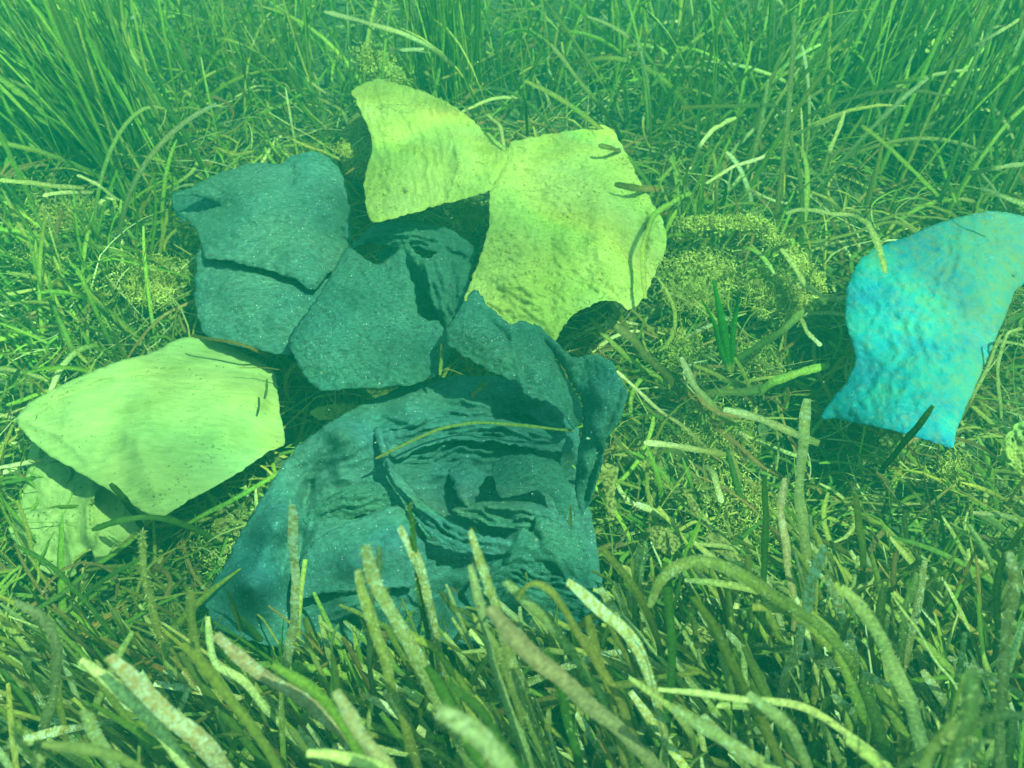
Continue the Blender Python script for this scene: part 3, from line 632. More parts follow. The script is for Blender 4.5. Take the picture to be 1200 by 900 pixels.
leaf('dead_leaf', [(250, 600), (272, 590), (290, 596), (282, 625), (262, 650), (248, 630)], .04, M['leafy'], 'brown leaf fragment in the gap left of the dark sheet', 'leaf', 92)

def simple_mat(name, c, rough=.6, alpha=1.0, trans=0.0):
    m, nt, nodes, links, b = new_mat(name)
    geo = N(nodes, "ShaderNodeNewGeometry")
    n1 = N(nodes, "ShaderNodeTexNoise", Scale=120.0, Detail=4.0); links.new(geo.outputs['Position'], n1.inputs['Vector'])
    r = ramp(nodes, [(.3, tuple(k * .6 for k in c)), (.7, tuple(min(1, k * 1.25) for k in c))]); links.new(n1.outputs[0], r.inputs[0])
    links.new(r.outputs[0], b.inputs['Base Color']); b.inputs['Roughness'].default_value = rough; b.inputs['Alpha'].default_value = alpha
    return m

def lathe(name, prof, centre, tilt, mat, parent=None, seg=28):
    v = []; f = []
    for k in range(seg):
        a = 2 * math.pi * k / seg
        for r, z in prof: v.append(Vector((r * math.cos(a) * (1 + .06 * math.sin(3 * a)), r * math.sin(a), z)))
    n = len(prof)
    for k in range(seg):
        for j in range(n - 1):
            a, b = k * n + j, ((k + 1) % seg) * n + j
            f.append((a, b, b + 1, a + 1))
    from mathutils import Euler
    E = Euler(tilt).to_matrix()
    v = [tuple(E @ p + Vector(centre)) for p in v]
    o = mesh_obj(name, v, f, mat, parent)
    return o
c = at_h(773, 553, .028)
o = recentre(lathe('round_cup', [(.001, .0), (.018, .001), (.026, .006), (.031, .016), (.033, .018), (.034, .016), (.029, .004), (.018, -.002), (.001, -.003)], tuple(c), (.15, -.1, 0), simple_mat('murky_plastic', (.17, .19, .045), .8, .85)))
tag(o, 'round shallow olive cup half buried in litter to the right of the dark sheet', 'cup')
c = at_h(907, 727, .13)
o = recentre(lathe('orange_ball', [(.0005, -.009), (.006, -.007), (.0095, 0), (.007, .007), (.0005, .009)], tuple(c), (.4, .6, 0), simple_mat('orange_ball', (.50, .36, .09), .8), seg=16))
tag(o, 'small orange yellow ball like growth under the arching fuzzy blade', 'ball')

# ------------------------------------------------------------------ seagrass blades
GREEN = [(.110, .195, .014), (.150, .240, .018), (.060, .120, .012), (.180, .260, .025), (.26, .33, .040)]
OLIVE = [(.21, .21, .030), (.28, .26, .045), (.15, .15, .025), (.36, .31, .06)]
STRAW = [(.42, .39, .12), (.50, .46, .17), (.34, .31, .09), (.56, .53, .26)]
BROWN = [(.20, .12, .03), (.15, .10, .03), (.28, .17, .045)]

def smooth_path(pts, n):
    P = np.array(pts, float)
    d = np.concatenate([[0], np.cumsum(np.linalg.norm(np.diff(P, axis=0), axis=1))]); d /= d[-1]
    t = np.linspace(0, 1, n)
    Q = np.stack([np.interp(t, d, P[:, k]) for k in range(P.shape[1])], -1)
    for _ in range(max(1, n // 10)):
        Q[1:-1] = (Q[:-2] + 2 * Q[1:-1] + Q[2:]) / 4
    return Q

def ribbon(P, W, nrm, cols, cup=.22, closed=False, twist=0.0):
    """P (n,3) from base to tip; nrm: preferred facing. returns verts, faces, colours"""
    n = len(P)
    T = np.gradient(P, axis=0); T /= np.linalg.norm(T, axis=1)[:, None] + 1e-9
    S = np.cross(T, nrm); S /= np.linalg.norm(S, axis=1)[:, None] + 1e-9
    Nn = np.cross(S, T)
    if twist:
        a = np.linspace(0, twist, n)[:, None]
        S, Nn = S * np.cos(a) + Nn * np.sin(a), Nn * np.cos(a) - S * np.sin(a)
    W = W[:, None]
    L = P - S * W / 2; Rr = P + S * W / 2; Cc = P + Nn * W * cup
    if closed:
        B = P + Nn * (W * cup - np.maximum(.0005, W * .06))
        V = np.stack([L, Cc, Rr, Rr, B, L], 1).reshape(-1, 3); k = 6; ring = [(0, 1), (1, 2), (3, 4), (4, 5)]
    else:
        V = np.stack([L, Cc, Rr], 1).reshape(-1, 3); k = 3; ring = [(0, 1), (1, 2)]
    i = np.arange(n - 1) * k
    Fs = np.concatenate([np.stack([i + a, i + b, i + k + b, i + k + a], -1) for a, b in ring])
    cc = np.repeat(cols, k, 0)
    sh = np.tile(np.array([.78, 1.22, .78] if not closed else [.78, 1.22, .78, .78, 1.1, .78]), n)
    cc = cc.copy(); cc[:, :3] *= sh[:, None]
    return V, Fs, cc

def pick(pal): return np.array(pal[random.randrange(len(pal))]) * random.uniform(.55, 1.3)

class Batch:
    def __init__(s): s.v = []; s.f = []; s.c = []; s.n = 0
    def add(s, V, Fc, Cc):
        s.v.append(V); s.f.append(Fc + s.n); s.c.append(Cc); s.n += len(V)
    def build(s, name, mat=None, parent=None):
        return mesh_obj(name, np.concatenate(s.v), np.concatenate(s.f), mat or M['blade'], parent, col=np.concatenate(s.c))

def grow(base, length, azim, lean, curl, n=9, sway=.02):
    """blade path from base: azim = compass of the lean, lean from vertical at the base, curl = extra lean at the tip"""
    seg = length / (n - 1); p = np.array(base, float); out = [p.copy()]
    az = azim; sw = random.uniform(-1, 1) * sway * 8
    for k in range(1, n):
        t = k / (n - 1); a = lean + curl * t ** 1.6; az += sw / n
        p = p + seg * np.array([math.sin(a) * math.sin(az), math.sin(a) * math.cos(az), math.cos(a)])
        if p[2] < .01: p[2] = .01 + random.random() * .01
        out.append(p.copy())
    return np.array(out)

def blade_cols(n, c0, c1, e0, e1):
    t = np.linspace(0, 1, n)[:, None] ** 1.5
    c = np.array(c0) * (1 - t) + np.array(c1) * t
    return np.concatenate([c, (e0 * (1 - t) + e1 * t)], 1)

def bulk_blade(b, base, length, azim, lean, curl, w, pal, enc=.3, n=8, tipc=None):
    P = grow(base, length, azim, lean, curl, n)
    W = w * np.array([.8] + [1.0] * (n - 3) + [.85, .3 if random.random() < .6 else .7])
    c0 = pick(pal); c1 = pick(tipc) if tipc is not None else c0 * random.uniform(.9, 1.3)
    a = random.uniform(0, 2 * math.pi)
    V, Fc, Cc = ribbon(P, W, np.array([math.cos(a), math.sin(a) - .5, .5]), blade_cols(n, c0, c1, enc * .3, enc), twist=random.uniform(-1.2, 1.2))
    b.add(V, Fc, Cc)

def fuzz(P, W, amount, t0, parent, length=.0035):
    v = []; f = []; cc = []
    n = len(P)
    for k in range(amount):
        t = random.uniform(t0, 1) ** .7
        i = min(n - 2, int(t * (n - 1))); u = t * (n - 1) - i
        p = P[i] * (1 - u) + P[i + 1] * u
        T = P[i + 1] - P[i]; T /= np.linalg.norm(T) + 1e-9
        d = rng.normal(size=3); d -= T * (d @ T) * .7; d /= np.linalg.norm(d)
        q = p + d * W[i] * .42
        L = length * random.uniform(.4, 1.3)
        s = np.cross(d, T) * .0004
        b = len(v); v += [q - s, q + s, q + d * L + rng.normal(size=3) * L * .2 + T * L * random.uniform(-.2, .5)]
        f.append((b, b + 1, b + 2)); c = pick(STRAW); cc += [(*c, .2)] * 3
    return mesh_obj('algae_fuzz', np.array(v), np.array(f), M['blade'], parent, smooth=False, col=np.array(cc))

def hero(pts, w, dt, db, kind, enc, label, fz=0, group=None, name='seagrass_strand', onh=None, cat='seagrass', floor=True):
    """pts in the photo, tip first; w px wide; dt/db distance of the tip and the last point; onh: lies at this height instead"""
    P2 = np.array(pts, float)
    if onh is not None:
        hh = np.interp(np.linspace(0, 1, len(P2)), np.linspace(0, 1, len(onh)), onh)
        P3 = at_h(P2[:, 0], P2[:, 1], hh)
    else:
        d = np.concatenate([[0], np.cumsum(np.hypot(*np.diff(P2, axis=0).T))]); d /= d[-1]
        P3 = at_d(P2[:, 0], P2[:, 1], dt + (db - dt) * d)
        if floor and P3[-1, 2] > .03:      # carry the blade on down to the seabed
            q = P3[-1].copy(); dirv = P3[-1] - P3[-2]; dirv /= np.linalg.norm(dirv)
            ext = []
            while q[2] > 0 and len(ext) < 30:
                dirv = dirv * .8 + np.array([0, .02, -1]) * .2; dirv /= np.linalg.norm(dirv)
                q = q + dirv * .03; ext.append(q.copy())
            P3 = np.vstack([P3] + [np.array(ext)]) if ext else P3
    _, _, fw = project(at_d(P2[:1, 0], P2[:1, 1], dt) if onh is None else P3[:1])
    wm = w * (fw[0] if onh is not None else (dt * .6 + db * .4)) / F
    n = max(18, len(P3) * 7)
    w *= .86
    P = smooth_path(P3[::-1], n)
    jit = np.array([[noise.noise((p[0] * 25, p[1] * 25, p[2] * 25 + 50 * k)) for k in range(3)] for p in P]) * .0022
    P = P + jit
    t = np.linspace(0, 1, n)
    W = wm * (1 + .10 * np.sin(t * 17 + w) + .06 * np.sin(t * 41)) * np.interp(t, [0, .1, .95, 1], [.75, 1, 1, .6]) * (1 + rng.normal(0, .035, n))
    pal = {'g': (GREEN, GREEN), 'o': (GREEN, OLIVE), 's': (OLIVE, STRAW), 'p': (STRAW, STRAW), 'b': (BROWN, OLIVE), 'k': (GREEN[2:3], GREEN[2:3]), 'r': (OLIVE, [(.42, .26, .14), (.5, .34, .18)])}[kind]
    camdir = np.array([0, 0, CAM_Z]) - P.mean(0); camdir /= np.linalg.norm(camdir)
    tw = random.uniform(-.5, .5)
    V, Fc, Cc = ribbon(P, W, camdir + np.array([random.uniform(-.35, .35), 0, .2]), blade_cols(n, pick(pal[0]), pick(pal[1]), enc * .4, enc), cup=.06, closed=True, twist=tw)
    o = mesh_obj(name, V, Fc, M['blade'], col=Cc)
    recentre(o)
    if not fz and enc >= .5 and onh is None: fz = 60
    if fz:
        fz_o = fuzz(P, W, fz, .45, o)
    return tag(o, label, cat, group)

# foreground, left
hero([(12, 852), (26, 872), (46, 905)], 22, .40, .46, 's', .8, 'short thick pale seagrass blade poking up in the bottom left corner', 120)
hero([(92, 773), (120, 795), (150, 818), (182, 850), (216, 892)], 14, .52, .58, 's', .6, 'pale fuzzy tipped blade slanting down right in the lower left foreground', 160)
hero([(128, 766), (160, 800), (198, 836), (232, 866), (262, 902)], 22, .50, .56, 'r', 1.1, 'wide blade mottled rust and white, just right of the pale fuzzy one at lower left')
hero([(213, 756), (242, 788), (272, 822), (302, 856), (330, 905)], 12, .52, .58, 'o', .55, 'bright green blade with a pale pointed tip below the left end of the dark sheet')
hero([(250, 742), (277, 766), (312, 792), (352, 817), (402, 855)], 17, .55, .60, 'r', .9, 'pinkish brown blade slanting below the left corner of the dark sheet', 60)
hero([(167, 622), (168, 660), (175, 695), (182, 732), (191, 765)], 9, .68, .78, 's', .7, 'slim pale fuzzy blade standing below the cream cloth piece', 160)
hero([(18, 706), (48, 722), (66, 750), (67, 790), (58, 832), (50, 852)], 13, .62, .72, 's', .5, 'sharply bent pale blade at the left edge below the cream cloth piece')
hero([(222, 690), (224, 720), (228, 748), (233, 782)], 11, .66, .74, 's', .4, 'short upright pale blade left of the foot of the dark sheet')
hero([(244, 722), (246, 752), (252, 780), (276, 788), (302, 818)], 9, .66, .72, 's', .4, 'pale blade with an elbow bend at the lower left corner of the dark sheet')
hero([(60, 745), (66, 780), (70, 820), (76, 860)], 8, .70, .76, 'o', .4, 'faint straight olive blade behind the sharply bent pale one')
hero([(0, 700), (30, 712), (60, 730), (90, 760)], 6, .74, .80, 'o', .3, 'thin olive blade crossing the left edge above the sharply bent one')
hero([(98, 832), (112, 860), (128, 890)], 13, .52, .56, 's', 1.0, 'short white speckled blade between the bent blade and the mottled rusty one')
hero([(50, 872), (90, 874), (130, 880), (160, 898)], 12, .46, .50, 's', .4, 'pale blade arched flat along the bottom edge at left')
hero([(395, 812), (410, 836), (430, 866), (456, 904)], 17, .46, .52, 'r', .9, 'orange brown blade with a blunt pale tip in the bottom centre left', 120)
hero([(360, 885), (400, 882), (430, 890), (455, 905)], 13, .46, .50, 's', .4, 'pale blade bowed over at the bottom edge beside the orange brown one')
hero([(20, 640), (60, 660), (95, 700), (125, 735)], 6, .80, .86, 'k', .2, 'thin dark blade curving away below the cream cloth piece')
# foreground, centre
hero([(341, 592), (343, 640), (348, 690), (345, 725), (338, 762), (332, 800)], 11, .66, .76, 'p', 1.25, 'white encrusted straight blade standing in front of the left part of the dark sheet', 80)
hero([(479, 592), (483, 630), (489, 680), (497, 722), (506, 770)], 7, .60, .68, 'k', .5, 'narrow dark blade with a pale tip crossing the speckled one before the dark sheet', 60)
hero([(467, 620), (481, 642), (493, 668), (502, 702), (508, 735), (516, 775)], 12, .61, .68, 's', 1.1, 'pale speckled blade twisted behind the narrow dark one before the dark sheet', 60)
hero([(427, 640), (434, 668), (450, 702), (470, 735), (490, 772), (512, 812), (532, 852)], 17, .55, .64, 's', 1.0, 'thick leaning blade with a fuzzy yellow head before the middle of the dark sheet', 260)
hero([(445, 640), (444, 660), (437, 690)], 9, .62, .66, 's', .3, 'short pale stub beside the thick fuzzy headed blade')
hero([(420, 668), (428, 700), (440, 740), (456, 790), (472, 840)], 13, .56, .64, 'b', .9, 'brown and white mottled blade just left of the thick fuzzy headed one')
hero([(552, 622), (561, 655), (573, 695), (588, 740), (604, 790), (622, 840), (642, 885)], 16, .54, .64, 'o', .95, 'tall speckled blade rising highest before the centre of the dark sheet', 140)
hero([(572, 712), (600, 745), (640, 780), (680, 815), (716, 846), (762, 892)], 20, .48, .56, 'r', .55, 'broad pinkish brown blade slanting down right across the lower centre')
hero([(549, 664), (556, 692), (565, 724), (577, 772), (592, 822), (612, 872)], 11, .58, .66, 's', .35, 'slim straw coloured blade left of the tall speckled one', 60)
hero([(590, 684), (616, 706), (646, 732), (671, 764), (696, 804), (720, 845)], 13, .58, .66, 's', .9, 'speckled straw blade slanting right before the corner fold of the dark sheet')
hero([(606, 702), (610, 684), (624, 677), (645, 691), (667, 722), (692, 762), (716, 802), (736, 842)], 10, .56, .64, 'b', .4, 'brown blade hooked over at its tip before the dark sheet')
hero([(665, 682), (690, 699), (716, 722), (742, 746), (760, 790)], 14, .58, .64, 'p', 1.2, 'whitish speckled blade slanting below the right corner of the dark sheet')
hero([(512, 834), (534, 842), (560, 862), (585, 886), (608, 918)], 25, .38, .42, 'p', .8, 'nearest thick yellow blade with a bristly white tip at the bottom centre', 700)
hero([(530, 712), (552, 720), (575, 745), (590, 780)], 9, .60, .66, 's', .3, 'pale blade bent under the narrow straw one in the centre foreground')
hero([(455, 720), (475, 738), (510, 760), (540, 800)], 10, .62, .68, 'o', .3, 'olive blade curving right behind the thick fuzzy headed one')
hero([(500, 780), (520, 815), (545, 860), (565, 900)], 13, .54, .60, 'g', .4, 'green blade rising behind the nearest bristly yellow one')
hero([(640, 760), (655, 800), (668, 850), (680, 900)], 12, .56, .62, 'k', .5, 'dark green upright blade under the broad pinkish brown one')
hero([(690, 720), (700, 760), (712, 810), (726, 860)], 11, .60, .66, 'b', .6, 'rusty brown blade behind the whitish speckled one')
hero([(320, 780), (360, 800), (400, 845), (430, 900)], 12, .54, .60, 'g', .4, 'green blade slanting between the pinkish brown and the orange brown ones')
hero([(530, 795), (560, 830), (590, 870), (615, 905)], 12, .50, .56, 'g', .6, 'speckled green blade right of the nearest bristly yellow one')
# right foreground
hero([(762, 712), (768, 685), (786, 666), (812, 657), (845, 662), (885, 682), (925, 707), (962, 732), (992, 768), (1012, 805), (1026, 842), (1036, 880)], 14, .62, .70, 'o', .8, 'long fuzzy blade arching over from left to right in the right foreground', 420)
hero([(880, 712), (905, 706), (935, 716), (962, 742), (985, 775)], 13, .66, .70, 'o', .4, 'shorter fuzzy arching blade just under the long one', 160)
hero([(985, 690), (1006, 706), (1026, 736), (1046, 776), (1066, 820), (1080, 862), (1086, 905)], 16, .58, .66, 'p', .7, 'thick straw coloured blade curving down right of the long fuzzy arch', 160)
hero([(1075, 672), (1065, 700), (1058, 740), (1055, 782)], 11, .68, .76, 's', .6, 'blunt pale green blade standing right of the thick straw curved one')
hero([(1180, 648), (1190, 672), (1187, 702), (1180, 742), (1175, 792), (1172, 852), (1172, 908)], 12, .56, .62, 'p', .8, 'tall pale blade with a bent tip beside the right edge', 120)
hero([(1205, 612), (1185, 635), (1172, 660), (1168, 700), (1170, 730)], 8, .72, .78, 'o', .3, 'curved green blade behind the bent tip of the tall pale one at the right edge')
hero([(1045, 695), (1065, 725), (1090, 760), (1122, 812)], 3.2, .66, .70, 'p', .5, 'thread thin pale blade crossing behind the thick straw curved one')
hero([(770, 806), (830, 812), (880, 818), (930, 824), (962, 838), (1002, 864), (1042, 900)], 8, .56, .60, 's', .7, 'long pale blade lying nearly level then dipping at the bottom right')
hero([(874, 812), (902, 832), (926, 852), (940, 880), (950, 908)], 13, .52, .56, 's', .8, 'straw blade with a shoulder bend at the bottom right of centre')
hero([(790, 832), (830, 856), (870, 880), (912, 908)], 15, .50, .54, 's', .9, 'speckled straw blade slanting to the bottom edge right of centre')
hero([(812, 698), (834, 730), (852, 764), (872, 806), (896, 852), (918, 905)], 15, .56, .62, 'b', .35, 'dark purplish brown blade slanting through the right foreground')
hero([(738, 795), (758, 808), (780, 823)], 9, .60, .64, 's', .3, 'short tan stub below the dark squarish leaf fragment')
hero([(1140, 782), (1136, 830), (1126, 870), (1118, 908)], 19, .42, .46, 's', .5, 'blurred near pale blade with a rounded head at the bottom right', 260)
hero([(1112, 845), (1096, 872), (1080, 908)], 17, .42, .46, 's', .5, 'blurred near blade leaning right at the bottom beside the rounded head one', 160)
hero([(1150, 866), (1132, 884), (1118, 912)], 15, .42, .46, 's', .4, 'lowest short fuzzy blade at the bottom right corner', 160)
hero([(1210, 842), (1185, 834), (1162, 842)], 12, .46, .50, 's', .3, 'pale blade entering level from the right edge near the bottom')
hero([(990, 870), (1010, 876), (1030, 895)], 13, .48, .52, 's', .4, 'pale curled blade at the bottom edge right of the bent straw one')
hero([(947, 468), (942, 510), (938, 560), (940, 610), (946, 655)], 12, .80, .90, 'p', 1.0, 'tall straight white spotted blade standing left of the turquoise bag')
hero([(966, 638), (958, 664), (949, 690), (944, 716)], 13, .70, .74, 'p', 1.5, 'short blue white speckled blade above the long fuzzy arch')
hero([(918, 560), (915, 600), (922, 650), (930, 700)], 9, .78, .84, 'r', .9, 'rusty and white spotted upright blade left of the blue white speckled one')
hero([(895, 560), (896, 620), (894, 680), (893, 730)], 8, .76, .84, 'k', .2, 'dark straight stalk behind the broad leaf fragment')
hero([(757, 634), (754, 652), (751, 672)], 7, .80, .84, 'p', .6, 'tiny bright white and yellow blade tip right of the dark sheet')
hero([(780, 660), (785, 720), (788, 780), (780, 850)], 11, .66, .74, 'k', .4, 'dark upright blade behind the left end of the long fuzzy arch')
hero([(1130, 790), (1120, 830), (1112, 880)], 8, .60, .66, 'b', .3, 'thin brown blade behind the rounded head blade')
hero([(1000, 580), (1010, 630), (1012, 690)], 8, .84, .92, 'o', .3, 'faint green upright blade below the turquoise bag')
hero([(705, 640), (722, 662), (745, 690), (760, 720)], 9, .72, .78, 'o', .4, 'olive blade leaning beside the corner fold of the dark sheet')
# lying on and beside the cloths
hero([(440, 536), (480, 518), (520, 500), (560, 494), (620, 499), (672, 505)], 3.6, 0, 0, 'o', .5, 'long thin olive blade lying across the top folds of the dark sheet', onh=[.17, .175, .18, .18, .165])
hero([(572, 447), (562, 455), (553, 464)], 6, 0, 0, 'b', .2, 'short brown blade scrap lying on the top of the dark sheet', onh=[.155, .155])
hero([(518, 402), (517, 420), (516, 440)], 4, 0, 0, 'o', .3, 'short thin blade lying over the edge of the dark middle cloth', onh=[.20, .18])
hero([(128, 567), (146, 586), (160, 606), (176, 632)], 8, 0, 0, 'k', .2, 'dark curved blade crossing the lower edge of the cream bag', onh=[.19, .17, .12, .05])
hero([(108, 621), (135, 610), (165, 606), (200, 608), (240, 625), (270, 648)], 7, 0, 0, 'g', .0, 'bright green blade arching right below the cream bag', onh=[.13, .15, .14, .08, .03])
hero([(224, 392), (290, 405), (320, 418)], 4, 0, 0, 'b', .3, 'thin straw blade lying between the cream bag and the split slate cloth', onh=[.15, .14, .10])
hero([(313, 444), (312, 455), (309, 466)], 3, 0, 0, 'k', .2, 'tiny dark sprig on the right side of the cream bag', onh=[.15, .15])
hero([(1093, 477), (1070, 505), (1046, 536), (1028, 556)], 8, 0, 0, 'k', .3, 'dark blade leaning across the bottom edge of the turquoise bag', onh=[.25, .22, .14, .03])
hero([(1000, 252), (1018, 262), (1030, 285), (1038, 320)], 6, 0, 0, 'p', .3, 'pale curved blade drooping over the top left corner of the turquoise bag', onh=[.10, .22, .24, .225])
hero([(701, 171), (716, 174), (742, 178)], 6, 0, 0, 'b', .2, 'upper dark strip built as a blade shadow, right edge of the large yellow cloth', onh=[.186, .178, .12])  # brown strip standing in for a blade's shadow on the cloth
hero([(721, 216), (745, 219), (772, 224)], 8, 0, 0, 'b', .2, 'lower wider dark strip built as a blade shadow, right edge of the large yellow cloth', onh=[.186, .178, .12])  # second strip standing in for a blade shadow
hero([(756, 350), (753, 310), (756, 275), (768, 250), (790, 236), (812, 224)], 7, 0, 0, 'o', .3, 'green blade curving along the right edge of the large yellow cloth', onh=[.18, .19, .18, .12, .08])
hero([(555, 192), (574, 168), (590, 172), (593, 195)], 4, .9, .95, 'o', .2, 'thin hooked blade at the corner where the two yellow cloths touch', floor=False, onh=None) if False else None
hero([(554, 140), (572, 134), (588, 148), (592, 172)], 4, 0, 0, 'p', .2, 'thin pale hooked blade at the corner where the two yellow cloths touch', onh=[.13, .17, .19, .17])
hero([(712, 372), (742, 398), (772, 432), (800, 462)], 9, 0, 0, 's', .6, 'thick straw blade slanting down right from the foot of the large yellow cloth', onh=[.13, .12, .09, .06])
hero([(690, 372), (720, 402), (750, 430), (785, 455)], 6, 0, 0, 'o', .3, 'thinner olive blade parallel to the thick straw one below the large yellow cloth', onh=[.12, .11, .08, .05])
hero([(798, 418), (812, 450), (835, 478), (860, 500)], 8, 0, 0, 's', .8, 'speckled straw blade slanting down right below the green shoot', onh=[.10, .09, .08, .06])
hero([(848, 480), (890, 490), (938, 512), (960, 520)], 9, 0, 0, 's', .8, 'pale level blade running right towards the tall white spotted one', onh=[.09, .09, .08, .08])
hero([(755, 518), (800, 523), (850, 533)], 7, 0, 0, 's', .8, 'speckled level blade above the round olive cup', onh=[.09, .09, .08])
hero([(972, 428), (935, 436), (905, 448), (888, 462)], 9, 0, 0, 'g', .1, 'green blade pointing right to the turquoise bag', onh=[.08, .09, .08, .06])
hero([(945, 362), (920, 385), (890, 405), (855, 427)], 8, 0, 0, 'o', .3, 'grey green blade slanting up right of the green shoot', onh=[.12, .12, .1, .08])
hero([(805, 455), (830, 462), (880, 458), (930, 446)], 9, 0, 0, 'o', .2, 'long olive blade lying level below the green shoot', onh=[.05, .07, .07, .06])
hero([(722, 435), (760, 470), (800, 500), (830, 528)], 4, 0, 0, 'p', .5, 'thin pale twig slanting down right from the right flap', onh=[.10, .09, .08, .07])
hero([(845, 590), (838, 555), (828, 545)], 7, 0, 0, 'p', 1.1, 'white spotted blade leaning beside the narrow leaf fragment', onh=[.12, .13, .12])
hero([(745, 590), (765, 597), (792, 612)], 8, 0, 0, 'p', 1.0, 'whitish blade lying just below the round olive cup', onh=[.09, .09, .08])
hero([(988, 352), (965, 348), (945, 335), (930, 312), (915, 290)], 7, 0, 0, 'p', .8, 'pale speckled blade reaching left from the turquoise bag to the yellow alga', onh=[.17, .15, .12, .12, .12])
hero([(963, 405), (958, 400), (945, 388), (938, 372)], 5, 0, 0, 'p', 1.3, 'short white beaded strand left of the turquoise bag', onh=[.10, .10, .10, .10])
hero([(1198, 385), (1180, 388), (1168, 430), (1172, 490)], 4, 0, 0, 'p', .2, 'bent pale twig right of the turquoise bag', onh=[.16, .17, .14, .08])
hero([(1172, 392), (1160, 425), (1140, 470), (1105, 520)], 4, 0, 0, 'p', .2, 'long pale twig slanting past the right side of the turquoise bag', onh=[.17, .15, .12, .06])
# back
hero([(380, 14), (430, 27), (475, 40), (505, 55), (540, 84)], 5, 0, 0, 'p', .2, 'long pale blade slanting across the top above the upper yellow cloth', onh=[.22, .22, .2, .18, .1])
hero([(436, 55), (465, 60), (497, 57)], 4, 0, 0, 'p', .2, 'short pale level blade just below the long pale one at the top', onh=[.16, .17, .16])
hero([(645, 52), (672, 86), (700, 120), (730, 162)], 5, 0, 0, 's', .3, 'olive blade slanting towards the top of the large yellow cloth', onh=[.22, .2, .16, .06])
hero([(592, 62), (600, 90), (616, 118), (618, 160)], 3.5, 0, 0, 'k', .2, 'thin dark blade above the corner of the large yellow cloth', onh=[.25, .22, .18, .1])
hero([(0, 211), (50, 216), (98, 221)], 5, 0, 0, 'p', .2, 'pale level blade at the left edge beside the tall grass', onh=[.2, .2, .18])
hero([(90, 206), (115, 216), (140, 234)], 4, 0, 0, 'p', .2, 'pale short blade left of the split slate cloth', onh=[.18, .18, .14])
hero([(50, 230), (80, 225), (108, 225)], 4.5, 0, 0, 'p', .2, 'lower pale short blade below the level one at left', onh=[.16, .16, .14])
hero([(116, 257), (117, 238), (122, 233), (135, 232)], 4.5, 0, 0, 'p', .2, 'hooked pale blade left of the split slate cloth', onh=[.12, .15, .15, .14])
hero([(963, 204), (972, 180), (984, 152), (990, 130)], 5, 0, 0, 'p', .3, 'bright pale blade hanging down in the upper right grass', onh=[.2, .24, .26, .27])
hero([(934, 158), (956, 146), (985, 134)], 4, 0, 0, 'p', .3, 'pale blade pointing left in the upper right grass', onh=[.22, .25, .27])
hero([(1010, 146), (1040, 172), (1070, 200), (1100, 230)], 5, 0, 0, 'o', .3, 'long blade slanting down right above the turquoise bag', onh=[.25, .22, .18, .12])
hero([(920, 250), (935, 245), (960, 248), (1000, 252)], 5, 0, 0, 'p', .3, 'pale nearly level blade between the yellow alga and the turquoise bag', onh=[.2, .2, .19, .15])
hero([(812, 193), (820, 170), (838, 150), (862, 138)], 5, 0, 0, 'p', .3, 'pale curved blade right of the large yellow cloth', onh=[.2, .24, .24, .2])
hero([(1148, 220), (1175, 230), (1205, 240)], 5, 0, 0, 'p', .2, 'pale blade sloping to the right edge above the turquoise bag', onh=[.2, .22, .22])
hero([(1135, 203), (1165, 198), (1205, 192)], 5, 0, 0, 'p', .2, 'upper pale blade running to the right edge above the turquoise bag', onh=[.22, .24, .24])
hero([(1195, 22), (1170, 37), (1140, 55), (1110, 72)], 4, 0, 0, 'p', .6, 'bright white blade slanting up to the top right corner', onh=[.35, .35, .33, .3])
hero([(798, 126), (850, 125), (910, 122)], 4.5, 0, 0, 'o', .3, 'long level grey green blade in the upper right grass', onh=[.18, .19, .19])
hero([(828, 215), (860, 195), (895, 184)], 4, 0, 0, 'p', .2, 'lower pale blade above the yellow alga', onh=[.16, .17, .18])

# bright green shoot with a yellow base
R = root_at('green_shoot', 857, 440)
tag(R, 'bright green seagrass shoot with a pale yellow base standing left of the turquoise bag', 'shoot')
for pts, w in (([(856, 436), (850, 400), (845, 370), (836, 328)], 13), ([(858, 436), (858, 400), (862, 365), (868, 340)], 8), ([(855, 436), (843, 405), (838, 380), (822, 350)], 7)):
    P3 = at_h(*np.array(pts, float).T, np.array([.07, .12, .16, .21]))
    n = 16; P = smooth_path(P3, n); W = w * .001 * np.interp(np.linspace(0, 1, n), [0, .15, .6, 1], [.5, 1, .8, .2])
    cols = blade_cols(n, (.5, .5, .1), (.05, .20, .01), 0, 0); cols[2:, :3] = np.array([.06, .26, .01])
    V, Fc, Cc = ribbon(P, W, np.array([0, -.8, .6]), cols, closed=True)
    mesh_obj('leaf', V, Fc, M['blade'], R, col=Cc)

